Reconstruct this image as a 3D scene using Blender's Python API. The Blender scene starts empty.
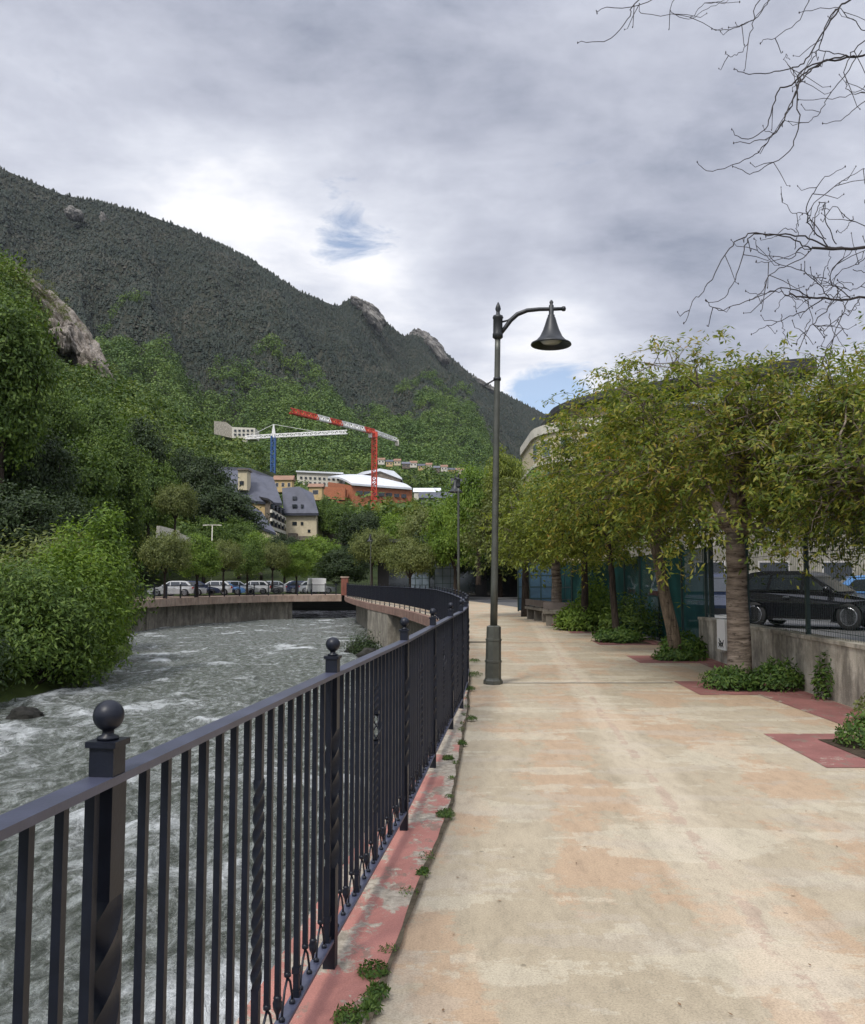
import bpy, math, random
import numpy as np
from mathutils import Vector, Matrix
R = math.radians
PI = math.pi
rng = np.random.default_rng(7)
random.seed(7)
sc = bpy.context.scene
col = sc.collection

# ---------------------------------------------------------------- camera
F = 866.0; TH = R(4.5); CH = 1.52
cam = bpy.data.cameras.new('camera'); camo = bpy.data.objects.new('camera', cam)
col.objects.link(camo); sc.camera = camo
camo.location = (0, 0, CH); camo.rotation_euler = (PI/2 + TH, 0, 0)
cam.sensor_fit = 'HORIZONTAL'; cam.sensor_width = 36; cam.lens = 36*F/865
cam.clip_start = 0.05; cam.clip_end = 20000

def ray(px, py):
    v = 512 - py
    return (px-432.5)/(F*math.cos(TH) - v*math.sin(TH)), (F*math.sin(TH)+v*math.cos(TH))/(F*math.cos(TH) - v*math.sin(TH))
def D(px, py, d):
    a, b = ray(px, py); return Vector((a*d, d, CH+b*d))
def G(px, py, z=0.0):
    a, b = ray(px, py); d = (z-CH)/b; return Vector((a*d, d, z))

# ---------------------------------------------------------------- numpy noise
_T = np.random.default_rng(3).random((256, 256))
def vnoise(x, y):
    x = np.asarray(x, float); y = np.asarray(y, float)
    xi = np.floor(x).astype(int); yi = np.floor(y).astype(int)
    fx = x-xi; fy = y-yi; fx = fx*fx*(3-2*fx); fy = fy*fy*(3-2*fy)
    g = lambda a, b: _T[a % 256, b % 256]
    return (g(xi, yi)*(1-fx)+g(xi+1, yi)*fx)*(1-fy)+(g(xi, yi+1)*(1-fx)+g(xi+1, yi+1)*fx)*fy*1.0
def fbm(x, y, o=5):
    s = 0; a = 1; t = 0; x = np.asarray(x, float); y = np.asarray(y, float)
    for i in range(o):
        s = s + a*vnoise(x*2**i+i*17.3, y*2**i+i*9.1); t += a; a *= .5
    return s/t

# ---------------------------------------------------------------- node helpers
def new_mat(name):
    m = bpy.data.materials.new(name); m.use_nodes = True
    nt = m.node_tree
    for n in list(nt.nodes):
        if n.type != 'OUTPUT_MATERIAL': nt.nodes.remove(n)
    out = [n for n in nt.nodes if n.type == 'OUTPUT_MATERIAL'][0]
    return m, nt, out
class N:
    def __init__(s, nt): s.nt = nt
    def n(s, t, **k):
        nd = s.nt.nodes.new(t)
        for a, b in k.items(): setattr(nd, a, b)
        return nd
    def l(s, a, b): s.nt.links.new(a, b)
    def setin(s, sock, v):
        if hasattr(v, 'is_output') or isinstance(v, bpy.types.NodeSocket): s.l(v, sock)
        else:
            if sock.type == 'RGBA' and len(v) == 3: v = (*v, 1)
            sock.default_value = v
    def noise(s, vec, scale, detail=4, rough=.55, dist=0):
        nd = s.n('ShaderNodeTexNoise'); nd.inputs['Scale'].default_value = scale
        nd.inputs['Detail'].default_value = detail; nd.inputs['Roughness'].default_value = rough
        nd.inputs['Distortion'].default_value = dist
        if vec is not None: s.l(vec, nd.inputs['Vector'])
        return nd.outputs['Fac']
    def vor(s, vec, scale, feature='F1'):
        nd = s.n('ShaderNodeTexVoronoi', feature=feature); nd.inputs['Scale'].default_value = scale
        if vec is not None: s.l(vec, nd.inputs['Vector'])
        return nd.outputs[0]
    def ramp(s, fac, stops, mode='LINEAR'):
        nd = s.n('ShaderNodeValToRGB'); nd.color_ramp.interpolation = mode
        e = nd.color_ramp.elements
        while len(e) < len(stops): e.new(.5)
        for i, (p, c) in enumerate(stops):
            e[i].position = p
            if not hasattr(c, '__len__'): c = (c, c, c)
            e[i].color = (*c[:3], 1)
        s.l(fac, nd.inputs[0]); return nd.outputs[0]
    def mix(s, fac, a, b, bt='MIX'):
        nd = s.n('ShaderNodeMix', data_type='RGBA', blend_type=bt)
        s.setin(nd.inputs[0], fac); s.setin(nd.inputs[6], a); s.setin(nd.inputs[7], b)
        return nd.outputs[2]
    def math(s, op, a, b=0, c=0, clamp=False):
        nd = s.n('ShaderNodeMath', operation=op); nd.use_clamp = clamp
        s.setin(nd.inputs[0], a); s.setin(nd.inputs[1], b); s.setin(nd.inputs[2], c)
        return nd.outputs[0]
    def mapping(s, vec, scale=(1, 1, 1), loc=(0, 0, 0), rot=(0, 0, 0)):
        nd = s.n('ShaderNodeMapping'); nd.inputs['Scale'].default_value = scale
        nd.inputs['Location'].default_value = loc; nd.inputs['Rotation'].default_value = rot
        s.l(vec, nd.inputs['Vector']); return nd.outputs[0]
    def pos(s): return s.n('ShaderNodeNewGeometry').outputs['Position']
    def obj(s): return s.n('ShaderNodeTexCoord').outputs['Object']
    def bump(s, h, strength=.3, dist=.02):
        nd = s.n('ShaderNodeBump'); nd.inputs['Strength'].default_value = strength
        nd.inputs['Distance'].default_value = dist; s.l(h, nd.inputs['Height']); return nd.outputs[0]
    def bsdf(s, out, base, rough=.7, metal=0, normal=None, spec=.5, trans=None):
        b = s.n('ShaderNodeBsdfPrincipled')
        s.setin(b.inputs['Base Color'], base); s.setin(b.inputs['Roughness'], rough)
        b.inputs['Metallic'].default_value = metal; b.inputs['Specular IOR Level'].default_value = spec
        if normal is not None: s.l(normal, b.inputs['Normal'])
        s.l(b.outputs[0], out.inputs['Surface']); return b

def simple(name, c, rough=.7, metal=0, var=.25, scale=3, bump=.0, bscale=30, spec=.5, coord='obj'):
    """a painted, cast or woven surface: two tones of the colour mixed by noise"""
    m, nt, out = new_mat(name); q = N(nt)
    v = q.obj() if coord == 'obj' else q.pos()
    f = q.noise(v, scale, 6, .6)
    lo = tuple(x*(1-var) for x in c); hi = tuple(min(1, x*(1+var)) for x in c)
    cc = q.ramp(f, [(.3, lo), (.7, hi)])
    nm = q.bump(q.noise(v, bscale, 4, .6), bump, .02) if bump else None
    q.bsdf(out, cc, rough, metal, nm, spec)
    return m

def leaf_mat(name, stops, trans=.35, pscale=.35, wr=.55, wp=.55):
    m, nt, out = new_mat(name); q = N(nt)
    ri = q.n('ShaderNodeNewGeometry').outputs['Random Per Island']
    pn = q.noise(q.pos(), pscale, 3, .6)
    f = q.math('ADD', q.math('MULTIPLY', ri, wr), q.math('MULTIPLY', pn, wp))
    c = q.ramp(f, stops)
    d = q.n('ShaderNodeBsdfPrincipled'); q.l(c, d.inputs['Base Color']); d.inputs['Roughness'].default_value = .6
    d.inputs['Specular IOR Level'].default_value = .3
    t = q.n('ShaderNodeBsdfTranslucent'); q.l(q.mix(1.0, c, (1.5, 1.5, .8), 'MULTIPLY'), t.inputs['Color'])
    ms = q.n('ShaderNodeMixShader'); ms.inputs[0].default_value = trans
    q.l(d.outputs[0], ms.inputs[1]); q.l(t.outputs[0], ms.inputs[2]); q.l(ms.outputs[0], out.inputs['Surface'])
    return m

# ---------------------------------------------------------------- mesh builder
def fast_mesh(name, V, Fq, mat=None, smooth=False):
    """V (n,3), Fq (m,k) arrays"""
    V = np.asarray(V, np.float32); Fq = np.asarray(Fq, np.int32)
    me = bpy.data.meshes.new(name); k = Fq.shape[1]
    me.vertices.add(len(V)); me.vertices.foreach_set('co', V.ravel())
    me.loops.add(Fq.size); me.loops.foreach_set('vertex_index', Fq.ravel())
    me.polygons.add(len(Fq)); me.polygons.foreach_set('loop_start', np.arange(0, Fq.size, k, dtype=np.int32))
    me.polygons.foreach_set('loop_total', np.full(len(Fq), k, np.int32))
    if smooth: me.polygons.foreach_set('use_smooth', np.ones(len(Fq), bool))
    me.update(calc_edges=True)
    if mat: me.materials.append(mat)
    return me

class MB:
    def __init__(s): s.v = []; s.f = []; s.sm = []
    def add(s, vs, fs, smooth=False):
        o = len(s.v); s.v += [tuple(v) for v in vs]
        s.f += [tuple(i+o for i in f) for f in fs]; s.sm += [smooth]*len(fs)
        return s
    def box(s, c, size, rz=0, M=None):
        x, y, z = (a/2 for a in size); vs = [(i*x, j*y, k*z) for i in (-1, 1) for j in (-1, 1) for k in (-1, 1)]
        fs = [(0, 1, 3, 2), (4, 6, 7, 5), (0, 4, 5, 1), (2, 3, 7, 6), (0, 2, 6, 4), (1, 5, 7, 3)]
        c = Vector(c)
        if M is None: M = Matrix.Rotation(rz, 3, 'Z')
        return s.add([M @ Vector(v)+c for v in vs], fs)
    def box2(s, a, b):
        return s.box([(i+j)/2 for i, j in zip(a, b)], [abs(j-i) for i, j in zip(a, b)])
    def bar(s, a, b, w, h=None, up=Vector((0, 0, 1))):
        a = Vector(a); b = Vector(b); h = h or w; d = (b-a); L = d.length
        if L < 1e-6: return s
        d.normalize()
        if abs(d.dot(up)) > .98: up = Vector((0, 1, 0))
        x = d.cross(up).normalized(); z = x.cross(d)
        vs = []
        for p in (a, b):
            for i, j in ((-1, -1), (1, -1), (1, 1), (-1, 1)): vs.append(p+x*i*w/2+z*j*h/2)
        return s.add(vs, [(0, 3, 2, 1), (4, 5, 6, 7), (0, 1, 5, 4), (1, 2, 6, 5), (2, 3, 7, 6), (3, 0, 4, 7)])
    def tube(s, pts, rad, n=6, cap=True, smooth=True):
        pts = [Vector(p) for p in pts]; k = len(pts)
        if not hasattr(rad, '__len__'): rad = [rad]*k
        o = len(s.v); vs = []; ref = None
        for i, p in enumerate(pts):
            d = (pts[min(i+1, k-1)]-pts[max(i-1, 0)])
            if d.length < 1e-9: d = Vector((0, 0, 1))
            d.normalize()
            if ref is None: ref = Vector((1, 0, 0)) if abs(d.x) < .8 else Vector((0, 1, 0))
            x = (ref-d*ref.dot(d)).normalized(); y = d.cross(x); ref = x
            for j in range(n):
                a = 2*PI*j/n; vs.append(p+(x*math.cos(a)+y*math.sin(a))*rad[i])
        fs = []
        for i in range(k-1):
            for j in range(n):
                a = i*n+j; b = i*n+(j+1) % n; fs.append((a, b, b+n, a+n))
        s.add(vs, fs, smooth)
        if cap:
            s.f += [tuple(o+j for j in reversed(range(n))), tuple(o+(k-1)*n+j for j in range(n))]; s.sm += [False]*2
        return s
    def lathe(s, c, prof, n=16, M=None, smooth=True):
        c = Vector(c); vs = []; k = len(prof)
        for r, z in prof:
            for j in range(n):
                a = 2*PI*j/n; v = Vector((r*math.cos(a), r*math.sin(a), z))
                if M is not None: v = M @ v
                vs.append(v+c)
        fs = [(i*n+j, i*n+(j+1) % n, (i+1)*n+(j+1) % n, (i+1)*n+j) for i in range(k-1) for j in range(n)]
        o = len(s.v); s.add(vs, fs, smooth)
        if prof[0][0] > 1e-4: s.f.append(tuple(o+j for j in reversed(range(n)))); s.sm.append(False)
        if prof[-1][0] > 1e-4: s.f.append(tuple(o+(k-1)*n+j for j in range(n))); s.sm.append(False)
        return s
    def prism(s, poly, z0, z1):
        n = len(poly); vs = [(x, y, z0) for x, y in poly]+[(x, y, z1) for x, y in poly]
        a = sum(poly[i][0]*poly[(i+1) % n][1]-poly[(i+1) % n][0]*poly[i][1] for i in range(n))
        fs = [tuple(reversed(range(n))), tuple(range(n, 2*n))]+[(i, (i+1) % n, (i+1) % n+n, i+n) for i in range(n)]
        if a < 0: fs = [tuple(reversed(f)) for f in fs]
        return s.add(vs, fs)
    def twist(s, c, w, z0, z1, turns, rz=0, seg=18):
        c = Vector(c); r = w/math.sqrt(2); seg = max(seg, int(turns*24))
        P = [[(c.x+r*math.cos(rz+PI/4+turns*2*PI*i/seg+j*PI/2), c.y+r*math.sin(rz+PI/4+turns*2*PI*i/seg+j*PI/2), z0+(z1-z0)*i/seg) for j in range(4)] for i in range(seg+1)]
        for j in range(4):   # each twisting face is a smooth strip of its own, so the four arrises stay sharp
            vs = []
            for i in range(seg+1):
                a, b = Vector(P[i][j]), Vector(P[i][(j+1) % 4]); vs += [a, a.lerp(b, .5), b]
            s.add(vs, [(3*i+k, 3*i+k+1, 3*i+k+4, 3*i+k+3) for i in range(seg) for k in range(2)], True)
        return s
    def mesh(s, name, mat=None):
        me = bpy.data.meshes.new(name); me.from_pydata(s.v, [], s.f)
        me.polygons.foreach_set('use_smooth', s.sm)
        if mat: me.materials.append(mat)
        me.update(); return me
    def build(s, name, mat, parent=None):
        return link(name, s.mesh(name, mat), parent)
def link(name, me, parent=None):
    o = bpy.data.objects.new(name, me); col.objects.link(o)
    if parent: o.parent = parent
    return o
def tag(o, label=None, cat=None, group=None, kind=None):
    if label: o['label'] = label
    if cat: o['category'] = cat
    if group: o['group'] = group
    if kind: o['kind'] = kind
    return o
def empty(name, loc=(0, 0, 0), rz=0, label=None, cat=None, group=None):
    o = bpy.data.objects.new(name, None); col.objects.link(o); o.location = loc; o.rotation_euler = (0, 0, rz)
    o.empty_display_size = .2
    return tag(o, label, cat, group)
def copy_tree(o, parent=None):
    c = o.copy(); col.objects.link(c)
    if parent: c.parent = parent
    for ch in list(o.children): copy_tree(ch, c)
    return c
ORD = ['first', 'second', 'third', 'fourth', 'fifth', 'sixth', 'seventh', 'eighth', 'ninth', 'tenth', 'eleventh', 'twelfth', 'thirteenth', 'fourteenth']

# ================================================================= materials
def path_mat():
    m, nt, out = new_mat('worn_concrete'); q = N(nt); p = q.pos()
    base = q.ramp(q.noise(p, .55, 5, .6), [(.3, (.325, .272, .188)), (.7, (.40, .34, .245))])
    # worn coat of paint: patches with ragged edges, stretched across the walk
    ps = q.mapping(p, (1.7, .6, 1))
    sn = q.n('ShaderNodeVectorMath', operation='SNAP'); q.l(p, sn.inputs[0]); sn.inputs[1].default_value = (.035, .022, .02)
    edge = q.math('ADD', q.math('MULTIPLY', q.noise(p, 9, 8, .78), .45), q.math('MULTIPLY', q.noise(sn.outputs[0], 7, 5, .8), .55))
    patch = q.math('ADD', q.noise(ps, .8, 3, .5), q.math('MULTIPLY', q.math('SUBTRACT', edge, .5), .55))
    f1 = q.ramp(patch, [(.51, 0), (.535, 1)])
    c = q.mix(q.math('MULTIPLY', f1, .7), base, (.40, .275, .175))
    patch2 = q.math('ADD', q.noise(q.mapping(p, (.7, 1.6, 1), (5, 3, 0)), 1.1, 3, .5), q.math('MULTIPLY', q.math('SUBTRACT', edge, .5), .6))
    c = q.mix(q.math('MULTIPLY', q.ramp(patch2, [(.55, 0), (.575, 1)]), .6), c, (.46, .41, .31))
    p3 = q.math('ADD', q.noise(q.mapping(p, (.8, 2.0, 1), (15, 8, 0)), 1.5, 3, .5), q.math('MULTIPLY', q.math('SUBTRACT', edge, .5), .6))
    c = q.mix(q.math('MULTIPLY', q.ramp(p3, [(.56, 0), (.585, 1)]), .45), c, (.38, .33, .26))
    # long worn seam running down the walk
    a = G(585, 690); b = G(812, 1000)
    dx, dy = (b-a).x, (b-a).y; L = math.hypot(dx, dy)
    sx = q.n('ShaderNodeSeparateXYZ'); q.l(p, sx.inputs[0])
    dd = q.math('ADD', q.math('MULTIPLY', q.math('SUBTRACT', sx.outputs[0], a.x), dy/L), q.math('MULTIPLY', q.math('SUBTRACT', sx.outputs[1], a.y), -dx/L))
    dd = q.math('ABSOLUTE', q.math('ADD', dd, q.math('MULTIPLY', q.math('SUBTRACT', q.noise(p, 1.3, 3), .5), .22)))
    seam = q.ramp(q.math('ADD', dd, q.math('MULTIPLY', q.math('SUBTRACT', edge, .5), .18)), [(.0, 1), (.03, 1), (.04, 0)])
    seam = q.math('MULTIPLY', seam, q.ramp(q.noise(p, 2.6, 8, .75), [(.48, 0), (.51, 1)]))
    c = q.mix(q.math('MULTIPLY', seam, .6), c, (.27, .16, .12))
    halo = q.math('MULTIPLY', q.ramp(dd, [(.0, 1), (.16, .8), (.26, 0)]), .32)
    c = q.mix(halo, c, (.60, .52, .40))
    # grit and small stains
    g = q.noise(p, 110, 4, .8)
    c = q.mix(1.0, c, q.ramp(g, [(.3, .58), (.5, 1), (.72, 1.25)]), 'MULTIPLY')
    st = q.ramp(q.noise(q.mapping(p, (1.5, .5, 1)), 7, 8, .85), [(.3, .72), (.5, 1), (.7, 1.12)])
    c = q.mix(1.0, c, st, 'MULTIPLY')
    sp = q.ramp(q.vor(p, 3.1), [(.0, .4), (.035, .5), (.05, 1)])
    c = q.mix(.7, c, sp, 'MULTIPLY')
    # hairline cracks
    cr = q.ramp(q.vor(q.mapping(p, (.35, .5, 1), (2.2, 1.1, 0)), 1.0, 'DISTANCE_TO_EDGE'), [(.0, .6), (.003, 1)])
    c = q.mix(.0, c, cr, 'MULTIPLY')
    q.bsdf(out, c, q.ramp(edge, [(.3, .75), (.7, .95)]), 0, q.bump(q.math('ADD', g, q.math('MULTIPLY', patch, 2)), .35, .006), .3)
    return m
def red_mat(name, worn=.5, col0=(.36, .105, .085), bare=False):
    m, nt, out = new_mat(name); q = N(nt); p = q.pos()
    base = q.ramp(q.noise(p, 2.5, 5, .6), [(.3, tuple(x*.8 for x in col0)), (.7, tuple(x*1.25 for x in col0))])
    w = q.math('ADD', q.noise(q.mapping(p, (1.6, 1, 1)), 2.2, 3, .5), q.math('MULTIPLY', q.math('SUBTRACT', q.noise(p, 14, 8, .85, .6), .5), .8))
    if bare:
        sy = q.n('ShaderNodeSeparateXYZ'); q.l(p, sy.inputs[0]); w = q.math('ADD', w, q.ramp(q.math('DIVIDE', sy.outputs[1], 20), [(.28, 0), (.45, .16)]))
    f = q.ramp(w, [(1-worn-.01, 0), (1-worn+.01, 1)])
    c = q.mix(f, base, q.ramp(q.noise(p, 30, 4), [(.3, (.22, .19, .15)), (.7, (.46, .41, .33))]))
    f2 = q.ramp(q.noise(q.mapping(p, (1.3, .8, 1), (4, 4, 0)), 3.3, 5, .7), [(.57, 0), (.60, 1)])
    c = q.mix(q.math('MULTIPLY', f2, .6), c, (.18, .155, .12))
    c = q.mix(1, c, q.ramp(q.noise(p, 150, 3, .7), [(.3, .75), (.7, 1.15)]), 'MULTIPLY')
    q.bsdf(out, c, .85, 0, q.bump(q.math('ADD', q.noise(p, 60, 4), w), .4, .008), .3)
    return m
def wall_mat(name, c0, c1, stain=.6, vs=3.0):
    m, nt, out = new_mat(name); q = N(nt); p = q.pos()
    c = q.ramp(q.noise(p, 1.6, 6, .65), [(.3, c0), (.7, c1)])
    streak = q.math('ADD', q.noise(q.mapping(p, (vs, vs, .35)), 2.0, 5, .7), q.math('MULTIPLY', q.noise(p, 9, 4), .25))
    c = q.mix(q.math('MULTIPLY', q.ramp(streak, [(.52, 0), (.72, 1)]), stain), c, (.05, .045, .038))
    c = q.mix(1, c, q.ramp(q.noise(p, 70, 4, .7), [(.3, .8), (.7, 1.12)]), 'MULTIPLY')
    q.bsdf(out, c, .9, 0, q.bump(q.noise(p, 40, 5, .7), .5, .015), .2)
    return m
def bark_mat(name, c0, c1, rings=True):
    m, nt, out = new_mat(name); q = N(nt); p = q.obj()
    a = q.noise(q.mapping(p, (1.2, 1.2, 9) if rings else (8, 8, 1.5)), 2.2, 5, .7)
    c = q.ramp(a, [(.35, c0), (.6, c1)])
    k = q.ramp(q.noise(q.mapping(p, (2.5, 2.5, 10), (3, 1, 2)), 2.5, 3, .6), [(.62, 1), (.68, .35)])
    c = q.mix(1, c, k, 'MULTIPLY')
    q.bsdf(out, c, .9, 0, q.bump(a, .8, .03), .2)
    return m
def water_mat():
    m, nt, out = new_mat('river_water'); q = N(nt); p = q.pos()
    sw = q.mapping(p, (1, .6, 1))
    at = q.n('ShaderNodeAttribute', attribute_name='foam').outputs['Fac']
    fine = q.noise(sw, 3.2, 8, .75, .8)
    fo = q.math('ADD', at, q.math('MULTIPLY', q.math('SUBTRACT', fine, .5), 1.5))
    foam = q.ramp(fo, [(.42, 0), (.62, .28), (.80, .75), (.95, 1)])
    base = q.ramp(q.noise(q.mapping(p, (1.6, .8, 1)), 2.6, 9, .8, .5), [(.40, (.055, .065, .05)), (.50, (.16, .175, .155)), (.60, (.38, .41, .39))])  # bright and dark ripples of reflected sky painted into the water's colour
    c = q.mix(foam, base, (.74, .77, .77))
    rg = q.mix(foam, (.16, .16, .16), (.6, .6, .6))
    h = q.math('ADD', q.noise(sw, 3.0, 7, .72, .5), q.math('MULTIPLY', q.noise(sw, 13, 6, .7, .4), .4))
    q.bsdf(out, c, rg, 0, q.bump(h, 1.0, .28), .6)
    return m
def forest_floor(name, c0, c1, sc_=.02):
    m, nt, out = new_mat(name); q = N(nt); p = q.pos()
    c = q.ramp(q.noise(p, sc_, 8, .7), [(.35, c0), (.65, c1)])
    c = q.mix(1, c, q.ramp(q.noise(p, sc_*12, 6, .75), [(.3, .6), (.7, 1.3)]), 'MULTIPLY')
    q.bsdf(out, c, 1, 0, q.bump(q.noise(p, sc_*10, 6, .7), .8, 5), .1)
    return m
def rock_mat(name, c0, c1, s=.3):
    m, nt, out = new_mat(name); q = N(nt); p = q.pos()
    a = q.noise(q.mapping(p, (1, 1, .5)), s, 9, .75, 1.2)
    c = q.ramp(a, [(.38, c0), (.62, c1)])
    q.bsdf(out, c, .95, 0, q.bump(a, 1, 1.5*(.3/s)), .2)
    return m
def roof_mat(name, c):
    m, nt, out = new_mat(name); q = N(nt); p = q.pos()
    f = q.noise(p, .5, 5, .65)
    cc = q.ramp(f, [(.3, tuple(x*.75 for x in c)), (.7, tuple(x*1.2 for x in c))])
    sx = q.n('ShaderNodeSeparateXYZ'); q.l(p, sx.inputs[0])
    cs = q.math('FRACT', q.math('MULTIPLY', sx.outputs[2], 2.2))
    cc = q.mix(1, cc, q.ramp(cs, [(.0, .75), (.15, 1)]), 'MULTIPLY')
    q.bsdf(out, cc, .7); return m

M = {}
M['path'] = path_mat()
M['strip'] = red_mat('red_painted_kerb', .465, (.37, .165, .135), True)
M['pit'] = red_mat('red_painted_pavement', .33, (.23, .10, .088))
M['concrete'] = wall_mat('stained_concrete', (.30, .275, .22), (.55, .51, .43), .62, 1.3)
M['river_wall'] = wall_mat('river_wall_concrete', (.22, .20, .165), (.36, .33, .27), .55, 1.2)
M['coping'] = wall_mat('deck_edge', (.30, .21, .16), (.42, .33, .26), .35, 1.5)
M['coping_red'] = wall_mat('rusty_deck_edge', (.20, .115, .09), (.30, .20, .16), .4, 1.5)
M['asphalt'] = simple('asphalt', (.10, .10, .10), .9, 0, .25, .8, .4, 60, .2, 'pos')
M['grass'] = simple('grassy_ground', (.055, .075, .022), 1, 0, .5, .6, .5, 8, .1, 'pos')
M['base'] = forest_floor('valley_ground', (.03, .045, .018), (.06, .075, .03), .01)
M['hill'] = forest_floor('hill_ground', (.022, .036, .012), (.05, .062, .024), .02)
M['mount'] = forest_floor('mountain_ground', (.020, .026, .018), (.045, .045, .032), .006)
M['rock'] = rock_mat('cliff_rock', (.10, .08, .06), (.46, .41, .36), .2)
M['rockfar'] = rock_mat('far_rock', (.09, .085, .08), (.36, .34, .31), .025)
M['boulder'] = rock_mat('boulder', (.015, .015, .013), (.06, .058, .05), 1.2)
M['water'] = water_mat()
M['iron'] = simple('black_paint', (.006, .008, .015), .42, .0, .4, 12, .05, 120, .35)
M['rail'] = simple('handrail_paint', (.050, .055, .088), .36, .0, .25, 8, .05, 120, .7)
M['lamp'] = simple('grey_green_pole_paint', (.075, .078, .065), .42, .3, .25, 6, .05, 60)
M['lamp_dark'] = simple('dark_lamp_paint', (.018, .020, .022), .45, .2, .3, 6)
M['glass_lamp'] = simple('lamp_glass', (.35, .35, .33), .2)
M['bark'] = bark_mat('banded_bark', (.06, .045, .035), (.27, .22, .175))
M['bark_plain'] = bark_mat('brown_bark', (.045, .035, .025), (.15, .115, .08), False)
M['bark_dark'] = bark_mat('dark_bark', (.018, .014, .011), (.055, .042, .033), False)
M['twig'] = simple('twig_bark', (.030, .024, .022), .9, 0, .4, 15)
M['leaf_row'] = leaf_mat('walk_tree_leaves', [(.15, (.025, .048, .010)), (.40, (.080, .120, .018)), (.62, (.175, .205, .033)), (.80, (.26, .235, .045)), (.92, (.31, .175, .045))], .40, .8)
M['leaf_green'] = leaf_mat('green_leaves', [(.15, (.022, .048, .008)), (.5, (.062, .110, .018)), (.85, (.135, .195, .035))], .3, .25)
M['leaf_bright'] = leaf_mat('bright_leaves', [(.15, (.036, .075, .010)), (.5, (.105, .175, .022)), (.85, (.20, .28, .045))], .38, .5)
M['leaf_dark'] = leaf_mat('dark_leaves', [(.15, (.010, .020, .006)), (.5, (.022, .042, .011)), (.85, (.05, .075, .02))], .2, .25)
M['leaf_olive'] = leaf_mat('olive_leaves', [(.15, (.04, .06, .014)), (.5, (.105, .13, .033)), (.85, (.19, .21, .07))], .3, .3)
M['leaf_yellow'] = leaf_mat('yellow_green_leaves', [(.15, (.04, .07, .010)), (.5, (.125, .16, .022)), (.85, (.24, .27, .05))], .38, .4)
M['leaf_forest'] = leaf_mat('forest_leaves', [(.22, (.020, .045, .008)), (.48, (.050, .095, .016)), (.65, (.10, .15, .028)), (.85, (.17, .21, .045))], .25, .05, .4, .75)
M['leaf_conifer'] = leaf_mat('conifer_needles', [(.28, (.006, .013, .006)), (.46, (.011, .021, .010)), (.62, (.022, .028, .015)), (.82, (.048, .044, .027))], .08, .009, .38, .72)
M['leaf_far'] = leaf_mat('far_broadleaf', [(.2, (.025, .055, .010)), (.46, (.055, .108, .018)), (.75, (.13, .19, .035))], .15, .015, .35, .75)
M['weed'] = leaf_mat('weed_leaves', [(.15, (.02, .05, .01)), (.5, (.05, .10, .018)), (.85, (.11, .17, .03))], .3, 3)
M['slate'] = roof_mat('slate_roof', (.075, .080, .105))
M['slate_light'] = roof_mat('pale_slate_roof', (.13, .135, .165))
M['dark_roof'] = roof_mat('dark_roof', (.03, .03, .034))
M['tile_red'] = roof_mat('clay_roof', (.25, .14, .09))
M['cream'] = wall_mat('cream_render', (.50, .43, .29), (.62, .55, .39), .12, .5)
M['creamw'] = wall_mat('pale_render', (.55, .52, .44), (.68, .65, .56), .12, .5)
M['white'] = simple('white_paint', (.72, .72, .70), .5, 0, .08, 1)
M['whiteroof'] = simple('white_metal_roof', (.62, .64, .67), .4, 0, .1, .2)
M['brick'] = wall_mat('orange_brick', (.36, .13, .07), (.48, .19, .10), .12, .4)
M['greige'] = wall_mat('weathered_render', (.26, .245, .20), (.36, .34, .28), .35, .6)
M['pillar'] = wall_mat('red_brown_brick', (.20, .07, .05), (.28, .11, .08), .3, 2)
M['ochre'] = wall_mat('ochre_render', (.50, .36, .17), (.60, .45, .24), .12, .5)
M['stone'] = wall_mat('grey_brown_stone', (.13, .11, .09), (.24, .20, .16), .3, 1)
M['glass'] = simple('dark_glass', (.02, .025, .03), .08, 0, .3, .6, 0, 30, .8)
M['skyglass'] = simple('pale_glass', (.12, .15, .18), .1, 0, .3, .8, 0, 30, .8)
M['frame'] = simple('window_frame', (.45, .43, .40), .5)
M['red_steel'] = simple('red_crane_paint', (.55, .06, .03), .5, 0, .15, .3)
M['white_steel'] = simple('white_crane_paint', (.75, .74, .72), .5, 0, .1, .3)
M['blue_steel'] = simple('blue_crane_paint', (.03, .09, .25), .5, 0, .15, .3)
M['teal'] = simple('teal_screen_net', (.012, .065, .062), .8, 0, .35, 1.2, .2, 60, .2)
M['soil'] = simple('pit_soil', (.055, .042, .03), 1, 0, .5, 9, .6, 40, .1, 'pos')
M['dark_wall'] = simple('shade_painted_wall', (.02, .02, .02), .9)  # near-black colour stands in for the deep shade at the walk's end
M['bluenet'] = simple('blue_panel', (.028, .065, .10), .6, 0, .3, 1.5)
M['wire'] = simple('green_wire', (.02, .04, .038), .5, .2, .2, 5)
M['tyre'] = simple('tyre_rubber', (.015, .015, .016), .8)
M['rim'] = simple('alloy_rim', (.35, .36, .38), .3, .8, .1)
M['chrome'] = simple('chrome_trim', (.6, .6, .62), .2, .9, .05)
M['headlight'] = simple('headlight_glass', (.6, .62, .65), .1, 0, .1)
M['taillight'] = simple('tail_lamp_red', (.35, .01, .01), .2, 0, .1)
for k, c in dict(black=(.008, .008, .010), white=(.45, .46, .47), silver=(.32, .34, .36), blue=(.10, .24, .50), navy=(.02, .03, .07), grey=(.10, .105, .11), red=(.30, .02, .02)).items():
    m = simple('car_paint_'+k, c, .18, .1 if k != 'white' else 0, .05, 1, 0, 30, .7)
    M['car_'+k] = m
M['seat'] = wall_mat('bench_stone', (.14, .125, .10), (.27, .245, .20), .4, 2)
M['metal_rust'] = simple('dull_metal', (.12, .10, .09), .6, .4)
M['haze'] = None

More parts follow.
